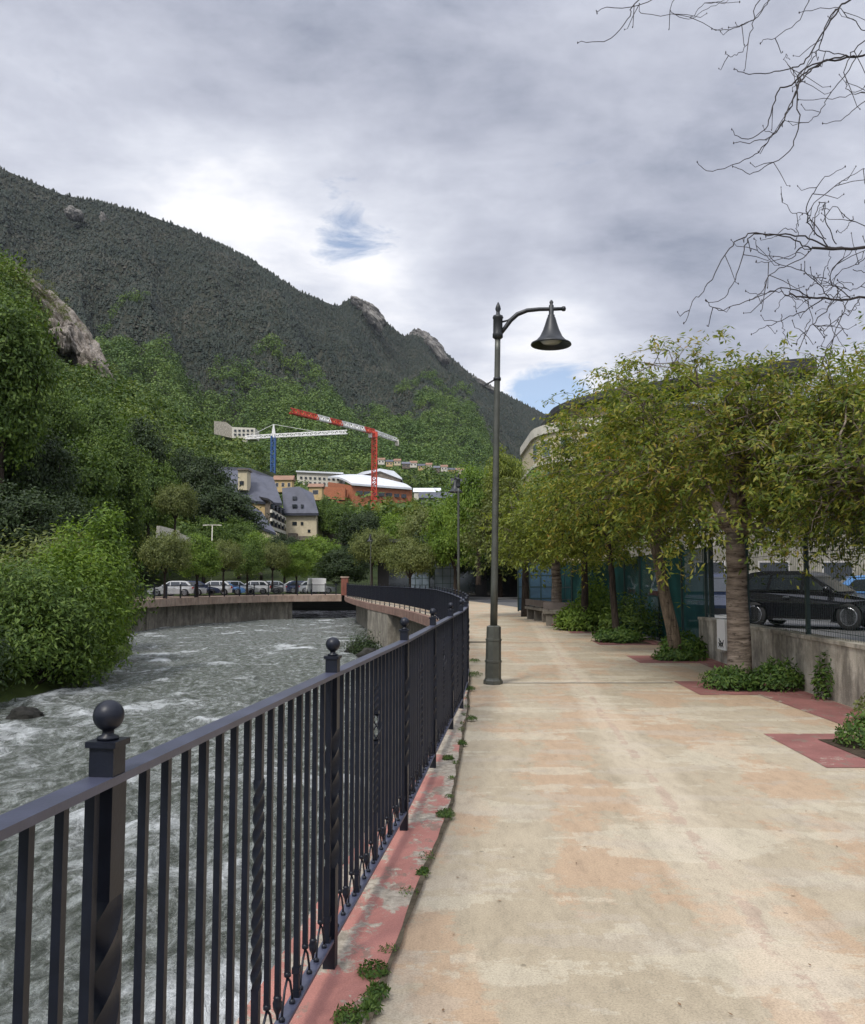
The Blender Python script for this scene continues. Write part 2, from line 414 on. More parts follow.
# ================================================================= the fence line
fl = [(-0.83, -0.10), (-0.615, 1.67)]
for px, py in ((330, 972), (404, 833), (433, 770), (451, 731)):
    g = G(px, py); fl.append((g.x, g.y))
fl += [(.36, 10.5), (.50, 12.4), (.58, 14.4), (.62, 18), (.55, 23), (.34, 29), (.10, 35.4), (-.75, 41), (-1.8, 47), (-2.9, 52), (-4., 57), (-5.8, 67), (-7.6, 78), (-8.6, 87)]
fx = np.array([p[0] for p in fl]); fy = np.array([p[1] for p in fl])
def fence_x(y): # smooth through the points
    w = np.array([-1.2, -.6, 0, .6, 1.2]); return float(np.mean([np.interp(y+k, fy, fx) if y+k < 87 else fx[-1]+(y+k-87)*-.1 for k in w])) if y > 12 else float(np.interp(y, fy, fx))
# arc-length table
ys = np.linspace(-8, 87, 3000)
xs = np.array([fence_x(y) if y > -.1 else fx[0]+(y-fy[0])*.1214 for y in ys])
sl = np.concatenate([[0], np.cumsum(np.hypot(np.diff(xs), np.diff(ys)))])
def fpos(s): return Vector((float(np.interp(s, sl, xs)), float(np.interp(s, sl, ys)), 0))
def edge_line(off, y0, y1, n=60, shift=0):
    out = []
    for y in np.linspace(y0, y1, n):
        x = float(np.interp(y, ys, xs)); x2 = float(np.interp(y+.3, ys, xs)); t = Vector((x2-x, .3)).normalized()
        out.append((x+t.y*off, y-t.x*off))
    return out
_jt = [G(373, 1014), G(419, 890), G(452, 807), G(468, 695)]
def joff(y):
    js = [v.x-float(np.interp(v.y, ys, xs)) for v in _jt]; return float(np.interp(y, [v.y for v in _jt], js))
def joint_line(y0, y1, n, extra=0): return [(float(np.interp(y, ys, xs))+joff(y)+extra if y < 30 else edge_line(joff(30)+extra, y, y, 1)[0][0], y) for y in np.linspace(y0, y1, n)]
def sheet(name, left, right, z, mat, kind='structure', label=None):
    mb = MB(); n = len(left)
    vs = [(a[0], a[1], z) for a in left]+[(a[0], a[1], z) for a in right]
    mb.add(vs, [(i, i+n, i+n+1, i+1) for i in range(n-1)])
    o = mb.build(name, mat); return tag(o, label, None, None, kind)

# ================================================================= ground, river, path
mb = MB(); mb.add([(-6000, -3000, -6), (6000, -3000, -6), (6000, 9000, -6), (-6000, 9000, -6)], [(0, 1, 2, 3)])
tag(mb.build('ground', M['base']), kind='structure')

# strip z = 0.02 with the fence; path z=0
EL = joint_line(-8, 86, 90)
def right_edge(y): # inner line of the walk on the right
    return float(np.interp(y, [-8, 9, 18, 30, 40, 50, 60, 75, 90], [4.1+.1, 4.93, 5.47, 5.9, 5.6, 4.6, 3.2, .8, -1]))
RE = [(right_edge(y), y) for y in np.linspace(-8, 86, 90)]
sheet('path', [(x-.02, y) for x, y in EL], [(x+.05, y) for x, y in RE], 0.0, M['path'])
SL = edge_line(-.22, -8, 86, 90)
# kerb strip as a real slab (top 2 cm proud, its side is the face over the river)
def slab(name, left, right, z0, z1, mat, **k):
    n = len(left); vs = [(a[0], a[1], z1) for a in left]+[(a[0], a[1], z1) for a in right]+[(a[0], a[1], z0) for a in left]+[(a[0], a[1], z0) for a in right]
    fs = []
    for i in range(n-1):
        fs += [(i, i+n, i+n+1, i+1), (i+2*n, i+2*n+1, i+3*n+1, i+3*n), (i, i+1, i+1+2*n, i+2*n), (i+n, i+3*n, i+3*n+1, i+n+1)]
    fs += [(0, 2*n, 3*n, n), (n-1, 2*n-1, 4*n-1, 3*n-1)]
    o = MB().add(vs, fs).build(name, mat); return tag(o, kind='structure')
SLn = [p for p in SL if p[1] <= 30]; ELn = EL[:len(SLn)]
slab('kerb', SLn, ELn, -.25, .02, M['strip'])
slab('deck_edge', SL[len(SLn)-1:], EL[len(SLn)-1:], -.38, .018, M['coping_red'])
slab('path_slab', edge_line(.2, 29, 86, 50), edge_line(3.2, 29, 86, 50), -.37, -.02, M['river_wall'])
# river wall under the walk
WL = edge_line(-.12, -8, 29, 40); WR = edge_line(.5, -8, 29, 40)
slab('river_wall', WL, WR, -5.5, -.251, M['river_wall'])
WL = edge_line(.95, 28.5, 86, 40); WR = edge_line(1.6, 28.5, 86, 40)
slab('river_wall', WL, WR, -5.5, -.371, M['river_wall'])
p0 = edge_line(-.18, 49.6, 57.7, 10); p1 = edge_line(1.3, 49.6, 57.7, 10)
slab('river_pier', p0, p1, -5.5, -.381, M['river_wall'])

# left bank line (river side) from near to far
LB = [(-13.5, -20), (-13.3, 0), (-13.2, 12), (-13.2, 22), (-13.0, 30), (-13.6, 38), (-15.8, 46), (-19, 55), (-22.3, 63), (-22.2, 68), (-20.6, 76), (-17.6, 84), (-13.4, 88.5), (-8.6, 88.8)]
lbx = [p[0] for p in LB]; lby = [p[1] for p in LB]
# grassy natural bank: cross-section from water up
nat = [p for p in LB if p[1] <= 63]
secs = [(.6, -3.0), (-.2, -2.3), (-1.2, -1.6), (-2.4, -.7), (-3.6, -.05), (-5, 0.0), (-9, 0.02)]
vs = []; fs = []
yy = np.linspace(-20, 62, 140)
for y in yy:
    x = float(np.interp(y, lby, lbx))
    for k, (o, z) in enumerate(secs):
        j = (fbm(y*.5+k*3, k*1.7)-.5)
        vs.append((x+o+j*.8, y, z+j*.5*(1 if k < 5 else .0)))
ns = len(secs)
for i in range(len(yy)-1):
    for k in range(ns-1): a = i*ns+k; fs.append((a, a+ns, a+ns+1, a+1))
tag(MB().add(vs, fs, True).build('river_bank', M['grass']), kind='structure')
# flat ground of the left bank and beyond
poly = [(-16, -20)]+[(float(np.interp(y, lby, lbx))-8.5, y) for y in np.linspace(-20, 62, 20)]+[(-23.5, 63), (-23.2, 68), (-21.6, 77), (-18.6, 85), (-14, 89.8), (-4, 89.8), (-2, 96), (120, 96), (120, 140), (-140, 140), (-140, -20)]
mb = MB(); mb.add([(x, y, -.004) for x, y in poly[1:]], [tuple(range(len(poly)-1))])
tag(mb.build('left_bank_ground', M['grass']), kind='structure')
# left promenade deck: coping slab + retaining wall
C = [(-24.5, 55), (-22.6, 62), (-22.2, 68), (-20.6, 76), (-17.6, 84), (-13.4, 88), (-8.4, 88.6)]
cy = np.linspace(0, 1, 50); idx = np.linspace(0, len(C)-1, 50)
def cpt(t): return np.array([np.interp(t, range(len(C)), [c[0] for c in C]), np.interp(t, range(len(C)), [c[1] for c in C])])
def smooth_c(t): return np.mean([cpt(min(max(t+k, 0), len(C)-1)) for k in np.linspace(-.6, .6, 7)], axis=0)
def coff(t, off):
    p = smooth_c(t); d = smooth_c(min(t+.1, 6))-smooth_c(max(t-.1, 0)); d /= np.linalg.norm(d)+1e-9
    return (p[0]-d[1]*off, p[1]+d[0]*off)
cl = [coff(t, 0) for t in idx]; cr = [coff(t, 6) for t in idx]
slab('promenade_deck', cr, cl, -.62, .012, M['coping'])
wl = [coff(t, .9) for t in idx if t < 4.9]; wr = [coff(t, 1.5) for t in idx if t < 4.9]
slab('left_river_wall', wr, wl, -5.5, -.621, M['river_wall'])
for t in np.linspace(1.2, 4.8, 9):   # the wall's vertical ribs
    a = coff(t, .88)
    tag(MB().box((a[0], a[1], -1.6), (.25, .25, 1.95)).build('wall_rib', M['river_wall']), kind='structure')

# water surface
nx, ny = 330, 760
gx = np.linspace(-30, 1.5, nx); gt = np.linspace(0, 1, ny); gy = -6+(118)*gt**1.35
X, Y = np.meshgrid(gx, gy)
u = X*.9; v = Y*.45
h = (fbm(u*.45, v*.45, 3)-.5)*.5+(fbm(u*1.6+5, v*1.6, 4)-.5)*.34+(1-np.abs(2*fbm(u*1.1+40, v*1.5+11, 4)-1))*.16
near = np.clip(1-(Y-8)/70, .35, 1)
Z = -2.42+h*near
foam = (fbm(u*.75+11, v*1.3+3, 5)-.5)*1.5+(h-.05)*1.0
edge = np.interp(Y, lby, lbx)
foam += np.clip(1-(np.abs(X-edge-2.5))/4, 0, 1)*.22*np.clip(1-(Y-34)/20, 0, 1)   # broken water below the shrubs
foam += np.clip((14-Y)/10, 0, 1)*np.clip((X+6)/4, 0, 1)*.42
foam += .15
V = np.stack([X, Y, Z], -1).reshape(-1, 3)
i = np.arange(nx*ny).reshape(ny, nx); Fq = np.stack([i[:-1, :-1], i[:-1, 1:], i[1:, 1:], i[1:, :-1]], -1).reshape(-1, 4)
me = fast_mesh('river_water', V, Fq, M['water'], True)
a = me.attributes.new('foam', 'FLOAT', 'POINT'); a.data.foreach_set('value', foam.astype(np.float32).ravel())
tag(link('river_water', me), kind='structure')

# right-hand ground: car park, a step above the walk
mb = MB(); mb.add([(3.5, -8, -.012), (90, -8, -.012), (90, 130, -.012), (-3, 130, -.012), (-1, 90, -.012), (2, 60, -.012), (3.5, 45, -.012)], [tuple(range(7))])
tag(mb.build('yard_ground', M['asphalt']), kind='structure')
mb = MB(); cpp = [(right_edge(y)+(.23 if y < 17.95 else .4), y) for y in np.linspace(-7, 39, 30)]+[(9, 45.9), (89, 45.9), (89, -7)]
mb.prism(cpp, -.3, .22); tag(mb.build('car_park', M['asphalt']), kind='structure')

# red paving: edge band by the wall and the tree pits
def pave(name, pts, z, mat):
    return tag(MB().add([(x, y, z) for x, y in pts], [tuple(range(len(pts)))]).build(name, mat), kind='structure')
pits = [7.95, 12.42, 16.87, 21.3, 25.8, 30.2, 34.7]
for k, y in enumerate(pits):
    xl = 3.20+.028*(y-7.9)*4.5 if y < 13 else 3.85+(y-17)*.02
    xl = [3.22, 3.57, 3.84, 3.95, 4.0, 4.0, 3.9][k]
    pave('red_paving', [(xl-.02, y-.78), (right_edge(y-.78)-.02, y-.78), (right_edge(y+.78)-.02, y+.78), (xl+.06, y+.78)], .004, M['pit'])
    pave('tree_pit_soil', [(xl+.45, y-.45), (right_edge(y)-.35, y-.45), (right_edge(y)-.35, y+.45), (xl+.45, y+.45)], .009, M['soil'])
pave('red_paving', [(right_edge(8.8)-.62, 8.75), (right_edge(8.8)-.02, 8.75), (right_edge(11.6)-.02, 11.62), (right_edge(11.6)-.75, 11.62)], .0045, M['pit'])
pave('red_paving', [(right_edge(-2)-.6, -2), (right_edge(-2)-.02, -2), (right_edge(7.1)-.02, 7.1), (right_edge(7.1)-.62, 7.1)], .0045, M['pit'])
pave('red_paving', [(right_edge(13.3)-.5, 13.22), (right_edge(13.3)-.02, 13.22), (right_edge(16)-.02, 16.05), (right_edge(16)-.45, 16.05)], .0045, M['pit'])
M['joint'] = simple('joint_sealant', (.10, .085, .06), .9, 0, .4, 4, 0, 30, .3, 'pos')
M['jointp'] = simple('pale_joint', (.45, .40, .32), .9, 0, .2, 4, 0, 30, .3, 'pos')
for y, w, mt in ((12.95, .025, 'joint'), (13.04, .08, 'jointp'), (21.2, .04, 'joint'), (29.5, .05, 'joint')):
    x0 = float(np.interp(y, ys, xs))+.3; x1 = 3.55 if y < 22 else 3.9
    pave('path_joint', [(x0, y-w/2), (x1, y-w/2+.03), (x1, y+w/2+.03), (x0, y+w/2)], .0045, M[mt])
pave('path_joint', [(.62, 21.3), (1.5, 21.3), (1.5, 21.7), (.62, 21.7)], .005, M['joint'])

# ================================================================= railing
rl = empty('railing', (0, 0, 0), 0, 'long black iron riverside railing with ball-topped twisted posts', 'railing')
s0 = float(np.interp(-.10, ys, sl)); SP = 1.74; H = 1.15
sP0 = float(np.interp(1.67, ys, sl)); s_posts = [sP0+SP*k for k in range(-1, 60) if sP0+SP*k < sl[-1]]
posts = [fpos(s) for s in s_posts]
# snap the first posts onto the measured ones
for k, (px, py) in enumerate(((330, 972), (404, 833), (433, 770), (451, 731))): posts[k+2] = G(px, py)
def post_mesh(det):
    mb = MB()
    mb.box2((-.024, -.024, 0), (.024, .024, .38))
    if det: mb.twist((0, 0, 0), .047, .38, .91, 1.5, 0, 36)
    else: mb.box2((-.022, -.022, .38), (.022, .022, .91))
    mb.box2((-.024, -.024, .91), (.024, .024, H+.038))
    mb.box2((-.030, -.030, H+.038), (.030, .030, H+.049))
    return mb.mesh('post', M['iron'])
def ball_mesh(n):
    return MB().lathe((0, 0, 0), [(.02, H+.0495), (.02, H+.055), (.011, H+.059), (.011, H+.067)]+[(.029*math.sin(a), H+.094-.029*math.cos(a)) for a in np.linspace(.45, PI, 10)], n).mesh('ball_finial', M['iron'])
pm = [post_mesh(True), post_mesh(False)]; bm_ = ball_mesh(20); bm2 = ball_mesh(10)
for k, p in enumerate(posts):
    if k+1 < len(posts): d = posts[k+1]-p
    else: d = p-posts[k-1]
    rz = math.atan2(d.y, d.x)
    o = link('post', pm[0] if k < 10 else pm[1], rl); o.location = (p.x, p.y, .02); o.rotation_euler = (0, 0, rz)
    b = link('ball_finial', bm_ if k < 10 else bm2, o)
# handrail and bottom rail
def rail_strip(z, w, t, name, mat):
    mb = MB()
    n = len(posts); vs = []
    for k, p in enumerate(posts):
        d = (posts[min(k+1, n-1)]-posts[max(k-1, 0)]).normalized(); nrm = Vector((d.y, -d.x, 0))
        for a, b in ((-1, 0), (1, 0), (1, 1), (-1, 1)): vs.append(p+nrm*a*w/2+Vector((0, 0, z+b*t+.02)))
    fs = []
    for k in range(n-1):
        for j in range(4): a = k*4+j; b = k*4+(j+1) % 4; fs.append((a, b, b+4, a+4))
    return mb.add(vs, fs).build(name, mat, rl)
rail_strip(H-.032, .052, .016, 'handrail', M['rail'])
rail_strip(.10, .042, .012, 'bottom_rail', M['rail'])
zt = H-.032; zb = .113
def bar_mb(kind, lo=False):
    mb = MB(); w = .0085
    if kind == 'T': mb.box2((-.0095, -.0095, zb), (.0095, .0095, zt)); mb.box2((-.013, -.013, zb), (.013, .013, zb+.02)); mb.box2((-.013, -.013, zb+.075), (.013, .013, zb+.095))
    elif kind == 's': mb.box2((-w, -w, .235), (w, w, zt)); mb.lathe((0, 0, .228), [(.002, -.012), (.012, -.004), (.012, .006), (.006, .012)], 8)
    elif kind == 'm':
        mb.box2((-w, -w, .20), (w, w, zt)); mb.lathe((0, 0, .19), [(.003, -.05), (.007, -.03), (.014, -.016), (.016, 0), (.012, .012), (.014, .016), (.010, .024)], 8)
    elif kind == 'tw':
        mb.box2((-.011, -.011, zb), (.011, .011, .33)); mb.twist((0, 0, 0), .024, .33, .92, 3, 0, 48); mb.box2((-.011, -.011, .92), (.011, .011, zt))
    elif kind == 'bk':
        mb.box2((-.010, -.010, zb), (.010, .010, .34)); mb.twist((0, 0, 0), .021, .34, .68, 2, 0, 24); mb.twist((0, 0, 0), .021, .84, .98, 1, 0, 14); mb.box2((-.010, -.010, .98), (.010, .010, zt))
        for z in (.68, .83): mb.box2((-.016, -.016, z), (.016, .016, z+.014))
        for q in range(4):
            pts = []
            for i in range(9):
                t = i/8; a = q*PI/2+t*PI; r = .006+.024*math.sin(PI*t); pts.append((r*math.cos(a), r*math.sin(a), .694+t*.136))
            mb.tube(pts, .0045, 5)
    return mb
bars = {k: bar_mb(k).mesh('baluster', M['iron']) for k in ('T', 's', 'm', 'tw', 'bk')}
NB = 17
def bay_pos(k):
    a, b = posts[k], posts[k+1]; d = (b-a); L = d.length; d.normalize()
    out = []
    for i in range(NB):
        s = .052+(L-.104)*i/(NB-1); kind = 'T' if i % 4 == 0 else ('m' if i % 2 == 0 else 's')
        if i == 8: kind = 'tw' if k % 2 else 'bk'
        out.append((a+d*s, kind))
    return out, d
cnt = 0; rest = MB()
SCR = set((k, i) for k in range(7) for i in range(16)) ; SCR = set(sorted(SCR)[:100]); extra_scr = []
for k in range(len(posts)-1):
    bp, d = bay_pos(k); rz = math.atan2(d.y, d.x)
    Mz = Matrix.Rotation(rz, 3, 'Z')
    for p, kind in bp:
        if cnt < 100 and k < 7:
            o = link('baluster', bars[kind], rl); o.location = (p.x, p.y, .02); o.rotation_euler = (0, 0, rz); cnt += 1
        else:
            lo = zb if kind in ('T', 'tw', 'bk') else .22; w = .017 if kind in ('s', 'm') else .02
            rest.box((p.x, p.y, (lo+zt)/2+.02), (w, w, zt-lo), rz)
    if k < 12:
        for i in range(NB-1):
            (p, ka), (q2, kb) = bp[i], bp[i+1]
            if ka == 's' or kb == 's':
                s_, e_ = (p, q2) if ka == 's' else (q2, p)
                mid = s_.lerp(e_, .5)
                up = Vector((0, 0, 1))
                A = s_+up*.240; B = s_.lerp(e_, .28)+up*.215; Cc = s_.lerp(e_, .5)+up*.165; Dd = s_.lerp(e_, .55)+up*.14
                mb = MB(); mb.tube([A, B, Cc, Dd], .0042, 5)
                mb.lathe(Dd+up*-.004, [(.003, -.008), (.010, -.004), (.011, .004), (.004, .011)], 7); mb.build('scroll', M['iron'], rl) if (k, i) in SCR else extra_scr.append(mb)

for e_ in extra_scr: rest.add(e_.v, e_.f)
ro = rest.build('baluster', M['iron'], rl); ro['kind'] = 'stuff'

# ================================================================= street lamps
def make_lamp():
    t = empty('street_lamp')
    b = MB()
    b.lathe((0, 0, 0), [(.135, 0), (.135, .05), (.118, .07), (.112, .09), (.112, .30), (.120, .305), (.120, .33), (.110, .335), (.106, .60), (.114, .605), (.114, .63), (.104, .635), (.100, .80), (.07, .815)], 8, smooth=False)
    b.build('base', M['lamp'], t)
    MB().lathe((0, 0, 0), [(.052, .81), (.050, 1.4), (.046, 3), (.041, 4.75), (.041, 4.95)], 16).build('pole', M['lamp'], t)
    MB().lathe((0, 0, 0), [(.055, 4.32), (.055, 4.36)], 14).build('collar', M['lamp_dark'], t)
    MB().bar((-.04, 0, 4.33), (-.21, -.02, 4.22), .02).build('cable_bracket', M['lamp_dark'], t)
    h = MB(); h.lathe((0, 0, 0), [(.05, 4.93), (.075, 4.95), (.075, 5.0), (.068, 5.02), (.068, 5.22), (.08, 5.24), (.07, 5.27), (.03, 5.29), (.026, 5.33), (.042, 5.37), (.03, 5.42), (.008, 5.47)], 14)
    h.build('pole_cap', M['lamp_dark'], t)
    pts = [(.05, 0, 5.02), (.11, 0, 5.10), (.18, 0, 5.20), (.28, 0, 5.29), (.42, 0, 5.345), (.60, 0, 5.36), (.80, 0, 5.36), (.92, 0, 5.362)]
    a = MB().tube(pts, [.030, .032, .034, .034, .032, .030, .028, .026], 8)
    a.tube([(.06, 0, 5.18), (.14, 0, 5.20), (.2, 0, 5.235)], .014, 6)
    a.lathe((.94, 0, 5.362), [(.026, -.03), (.036, 0), (.026, .03)], 8); a.build('arm', M['lamp_dark'], t)
    s = MB(); s.lathe((.765, 0, 0), [(.012, 5.49), (.03, 5.46), (.02, 5.43), (.036, 5.41), (.036, 5.28), (.050, 5.27), (.050, 5.24), (.062, 5.22), (.085, 5.12), (.118, 5.0), (.165, 4.88), (.225, 4.80), (.285, 4.765), (.292, 4.74), (.285, 4.73), (.27, 4.745), (.20, 4.79), (.14, 4.87), (.09, 5.0), (.04, 5.1), (.0, 5.1)], 28)
    s.v = [(x, y, z if z > 5.27 else 5.27-(5.27-z)*.82) for x, y, z in s.v]
    s.build('lamp_shade', M['lamp_dark'], t)
    MB().lathe((.765, 0, 0), [(.0, 4.85), (.12, 4.86), (.16, 4.89), (.10, 4.93), (.0, 4.95)], 16).build('lamp_glass', M['glass_lamp'], t)
    return t
lamp = make_lamp(); g = G(493, 684); lamp.location = (g.x, g.y, 0); lamp.rotation_euler = (0, R(1.1), R(-6)); lamp.scale = (1.047,)*3
tag(lamp, 'tall grey street lamp with bell shade standing on the walk beside the near railing', 'street lamp', 'bell street lamps along the walk')
for x, y, rz, lb in ((1.02, 34, 97, 'second bell street lamp, at the railing bend before the leafy trees'), (-5.6, 78.5, 100, 'distant third bell lamp by the far railing and brick pillar')):
    o = copy_tree(lamp); o.location = (x, y, 0); o.rotation_euler = (0, 0, R(rz)); tag(o, lb)

# ================================================================= leaves and trees
def leaf_quads(P, Nn, L, W, rg, droop=0, jitter=.5):
    """one diamond leaf per row of P, facing Nn, long axis random + droop"""
    n = len(P); r = rg.normal(size=(n, 3)); Nn = Nn/np.linalg.norm(Nn, axis=1, keepdims=True)
    if droop: r[:, 2] -= droop
    a = r-Nn*np.sum(r*Nn, 1, keepdims=True); a /= np.linalg.norm(a, axis=1, keepdims=True)+1e-9
    b = np.cross(Nn, a); l = L*(1+jitter*(rg.random(n)-.5))[:, None]; w = W*(1+jitter*(rg.random(n)-.5))[:, None]
    V = np.stack([P, P+a*l*.45+b*w*.5, P+a*l, P+a*l*.45-b*w*.5], 1).reshape(-1, 3)
    Fq = np.arange(4*n).reshape(n, 4); return V, Fq
def crown_points(rg, n_cl, per, rx, rz, cz, cr, shell=.45, low=-.75, flat=.6):
    c = rg.normal(size=(n_cl*3, 3)); c /= np.linalg.norm(c, axis=1, keepdims=True)
    c = c[c[:, 2] > low][:n_cl]
    rad = rg.random(len(c))**shell
    lump = .56+.80*fbm(c[:, 0]*2.1+rx*7+5, c[:, 1]*2.1+c[:, 2]*2.3+rz*3, 3)
    ctr = c*rad[:, None]*lump[:, None]*np.array([rx, rx, rz])+np.array([0, 0, cz])
    k = rg.integers(0, len(ctr), len(ctr)*per)
    off = np.clip(rg.normal(size=(len(k), 3)), -1.7, 1.7)*np.array([cr, cr, cr*flat])*(.6+.8*rg.random(len(ctr)))[k][:, None]
    P = ctr[k]+off
    out = P-np.array([0, 0, cz]); out /= np.linalg.norm(out, axis=1, keepdims=True)+1e-6
    Nn = out*.5+off/np.maximum(np.linalg.norm(off, axis=1, keepdims=True), 1e-6)*.4+rg.normal(size=P.shape)*.45+np.array([0, 0, .35])
    return P, Nn, ctr
def bend(a, b, rg, k=5, wob=.12):
    a = Vector(a); b = Vector(b); L = (b-a).length; out = []
    for i in range(k+1):
        t = i/k; p = a.lerp(b, t)
        if 0 < i < k: p = p+Vector(rg.normal(size=3))*L*wob*.3
        p.z += L*.10*math.sin(PI*t); out.append(p)
    return out
def make_tree(name, seed, rx, rz, cz, n_cl, per, cr, L, W, leafm, barkm, th, tr, lean=0, droop=0, limbs=9, shell=.45, low=-.75, extra=None):
    rg = np.random.default_rng(seed); t = empty(name)
    P, Nn, ctr = crown_points(rg, n_cl, per, rx, rz, cz, cr, shell, low)
    tips = []
    if name == 'walk_tree':
        # foliage carried on arching sprays: every leaf hangs from a side shoot
        out = ctr-np.array([0, 0, cz-.5]); out /= np.linalg.norm(out, axis=1, keepdims=True)
        S = np.repeat(np.arange(len(ctr)), 4); a0 = ctr[S]+rg.normal(size=(len(S), 3))*cr*.6
        dv = out[S]*np.array([1, 1, .55])+rg.normal(size=(len(S), 3))*.55+np.array([0, 0, .12]); dv /= np.linalg.norm(dv, axis=1, keepdims=True)
        ln = (.30+.42*rg.random(len(S)))*(cr/.25); per_s = max(10, per//4)
        k = np.repeat(np.arange(len(S)), per_s); t_ = rg.random(len(k))**.8
        P = a0[k]+dv[k]*(ln[k]*t_)[:, None]; P[:, 2] -= (ln[k]*t_**2)*.38
        P = P+rg.normal(size=P.shape)*np.array([.045, .045, .03])*(cr/.25)
        Nn = rg.normal(size=P.shape)*.55+np.array([0, 0, .75])+out[S][k]*.45
        tips = [(S[i], a0[i], a0[i]+dv[i]*ln[i]-np.array([0, 0, ln[i]*.38]), dv[i]*ln[i]) for i in range(len(S))]
    V, Fq = leaf_quads(P, Nn, L, W, rg, droop)
    top = Vector((lean*.9, 0, th)); mb = MB()
    pts = []; rr = []
    for i in range(9):
        q_ = i/8; pts.append((-lean*(1-q_)**1.0+rg.normal()*.007*tr*10*(0 < i < 8), rg.normal()*.007*tr*10*(0 < i < 8), th*q_-(.25 if i == 0 else 0))); rr.append(tr*(1.35 if i == 0 else 1.12-.32*q_))
    pts = [(p[0]+lean, p[1], p[2]) for p in pts]; mb.tube(pts, rr, 12)
    tp = Vector(pts[-1]); d2 = ctr-np.array([0, 0, th])
    sel = rg.choice(len(ctr), min(limbs*(16 if name == 'walk_tree' else 5), len(ctr)), replace=False)
    main = []
    for j in range(limbs):
        e = Vector(ctr[sel[j]])*.75+Vector((0, 0, cz*.25)); pp = bend(tp, e, rg); mb.tube(pp, [tr*.55*(1-.75*i/5) for i in range(6)], 6, False); main.append(pp)
    for j in range(limbs, len(sel)):
        e = Vector(ctr[sel[j]]); pp = min((p for m_ in main for p in m_[1:]), key=lambda p: (p-e).length)
        mb.tube(bend(pp, e, rg, 4, .2), [tr*.16, tr*.12, tr*.09, tr*.06, tr*.03], 5, False)
    okc = set(int(c_) for c_ in sel)
    for c_, a_, b_, d_ in tips:
        if int(c_) in okc: mb.tube([Vector(ctr[c_])*(.75 if int(c_) in list(sel[:limbs]) else 1)+(Vector((0, 0, cz*.25)) if int(c_) in list(sel[:limbs]) else Vector()), a_, a_+d_*.5-np.array([0, 0, np.linalg.norm(d_)*.095]), b_], [.008, .006, .004, .002], 3, False)
    mb.build('trunk', barkm, t)
    link('crown', fast_mesh('crown', V, Fq, leafm), t)
    return t

def place(src, used, x, y, z, s, rz, label, group=None, sz=None):
    o = src if not used else copy_tree(src)
    o.location = (x, y, z); o.scale = (s, s, sz or s); o.rotation_euler = (0, 0, rz)
    tag(o, label, 'tree', group); return o

# --- trees of the walk, each with its own trunk as in the photo
row_grp = 'trees in the row along the walk'
def walk_tree(seed, x, y, tr, th, label, lean=0, rx=2.7, top=5.5, n_cl=260, per=75, lm='leaf_row', bk='bark', leaf=(.135, .045), ry=0, cr=.25):
    cz = (top+1.4)/2+.05
    t = make_tree('walk_tree', seed, rx*.92, (top-1.4)/2/1.12, cz, n_cl, per, cr, leaf[0], leaf[1], M[lm], M[bk], th, tr, lean, 1.3, 10, .42, -.8)
    t.location = (x, y, 0); t.rotation_euler = (0, 0, ry); tag(t, label, 'tree', row_grp); return t
walk_tree(11, 4.52, 12.9, .165, 2.2, 'broad leafy walk tree with thick banded trunk beside the white meter box', 0, 2.5, 5.05, 360, 100, leaf=(.100, .034))
walk_tree(12, 4.85, 17.3, .125, 2.3, 'leafy walk tree with leaning pale brown trunk at the wall end', -.42, 2.5, 6.2, 380, 90, bk='bark_plain', leaf=(.11, .038))
walk_tree(13, 4.62, 21.8, .085, 2.5, 'walk tree with thin dark trunk in front of the teal netting', -.2, 2.3, 6.15, 330, 80, bk='bark_dark', leaf=(.125, .045))
walk_tree(14, 4.6, 26.3, .11, 2.4, 'walk tree half hidden between thin-trunked tree and bench tree', 0, 2.1, 5.0, 290, 70, bk='bark_dark', leaf=(.14, .052), lm='leaf_yellow')
walk_tree(15, 4.45, 31.2, .19, 2.2, 'walk tree with thick pale trunk rising beside the stone benches', 0, 2.5, 5.1, 280, 64, leaf=(.16, .06), lm='leaf_yellow')
walk_tree(16, 3.9, 36.5, .16, 2.4, 'walk tree just beyond the stone benches by the blue panels', 0, 2.9, 6.0, 240, 60, bk='bark_dark', leaf=(.18, .07), lm='leaf_olive')
walk_tree(18, 6.35, 11.0, .15, 2.3, 'leafy tree behind the wall at the right edge of the picture', 0, 2.3, 4.75, 330, 96, leaf=(.095, .032))
walk_tree(19, 8.6, 15.2, .15, 2.3, 'leafy tree behind the wall over the parked black hatchback', 0, 2.8, 5.95, 360, 84, leaf=(.11, .038))
walk_tree(20, 12.4, 21.5, .15, 2.6, 'tree deep in the car park beyond the blue car', 0, 2.8, 6.2, 280, 64, leaf=(.14, .05), bk='bark_dark')

# --- tree kinds for everything farther away
protos = {}
def proto(k, *a, **kw):
    t = make_tree(*a, **kw); protos[k] = [t, False]
    me = [c for c in t.children if c.name.startswith('crown')][0].data; z = np.zeros(len(me.vertices)*3, np.float32); me.vertices.foreach_get('co', z)
    nat_h[k] = float(np.percentile(z[2::3], 99.3))
nat_h = {}
proto('round', 'broadleaf_tree', 21, 3.0, 2.9, 4.4, 240, 84, .42, .25, .12, M['leaf_green'], M['bark_dark'], 2.2, .20, limbs=8, shell=.4)
proto('tall', 'tall_broadleaf_tree', 22, 3.0, 5.4, 7.4, 330, 95, .48, .27, .13, M['leaf_green'], M['bark_dark'], 3.2, .24, limbs=10, shell=.4, low=-.9)
proto('dark', 'dark_broadleaf_tree', 23, 3.2, 3.4, 4.8, 250, 80, .45, .27, .13, M['leaf_dark'], M['bark_dark'], 2.2, .2, limbs=8, shell=.4)
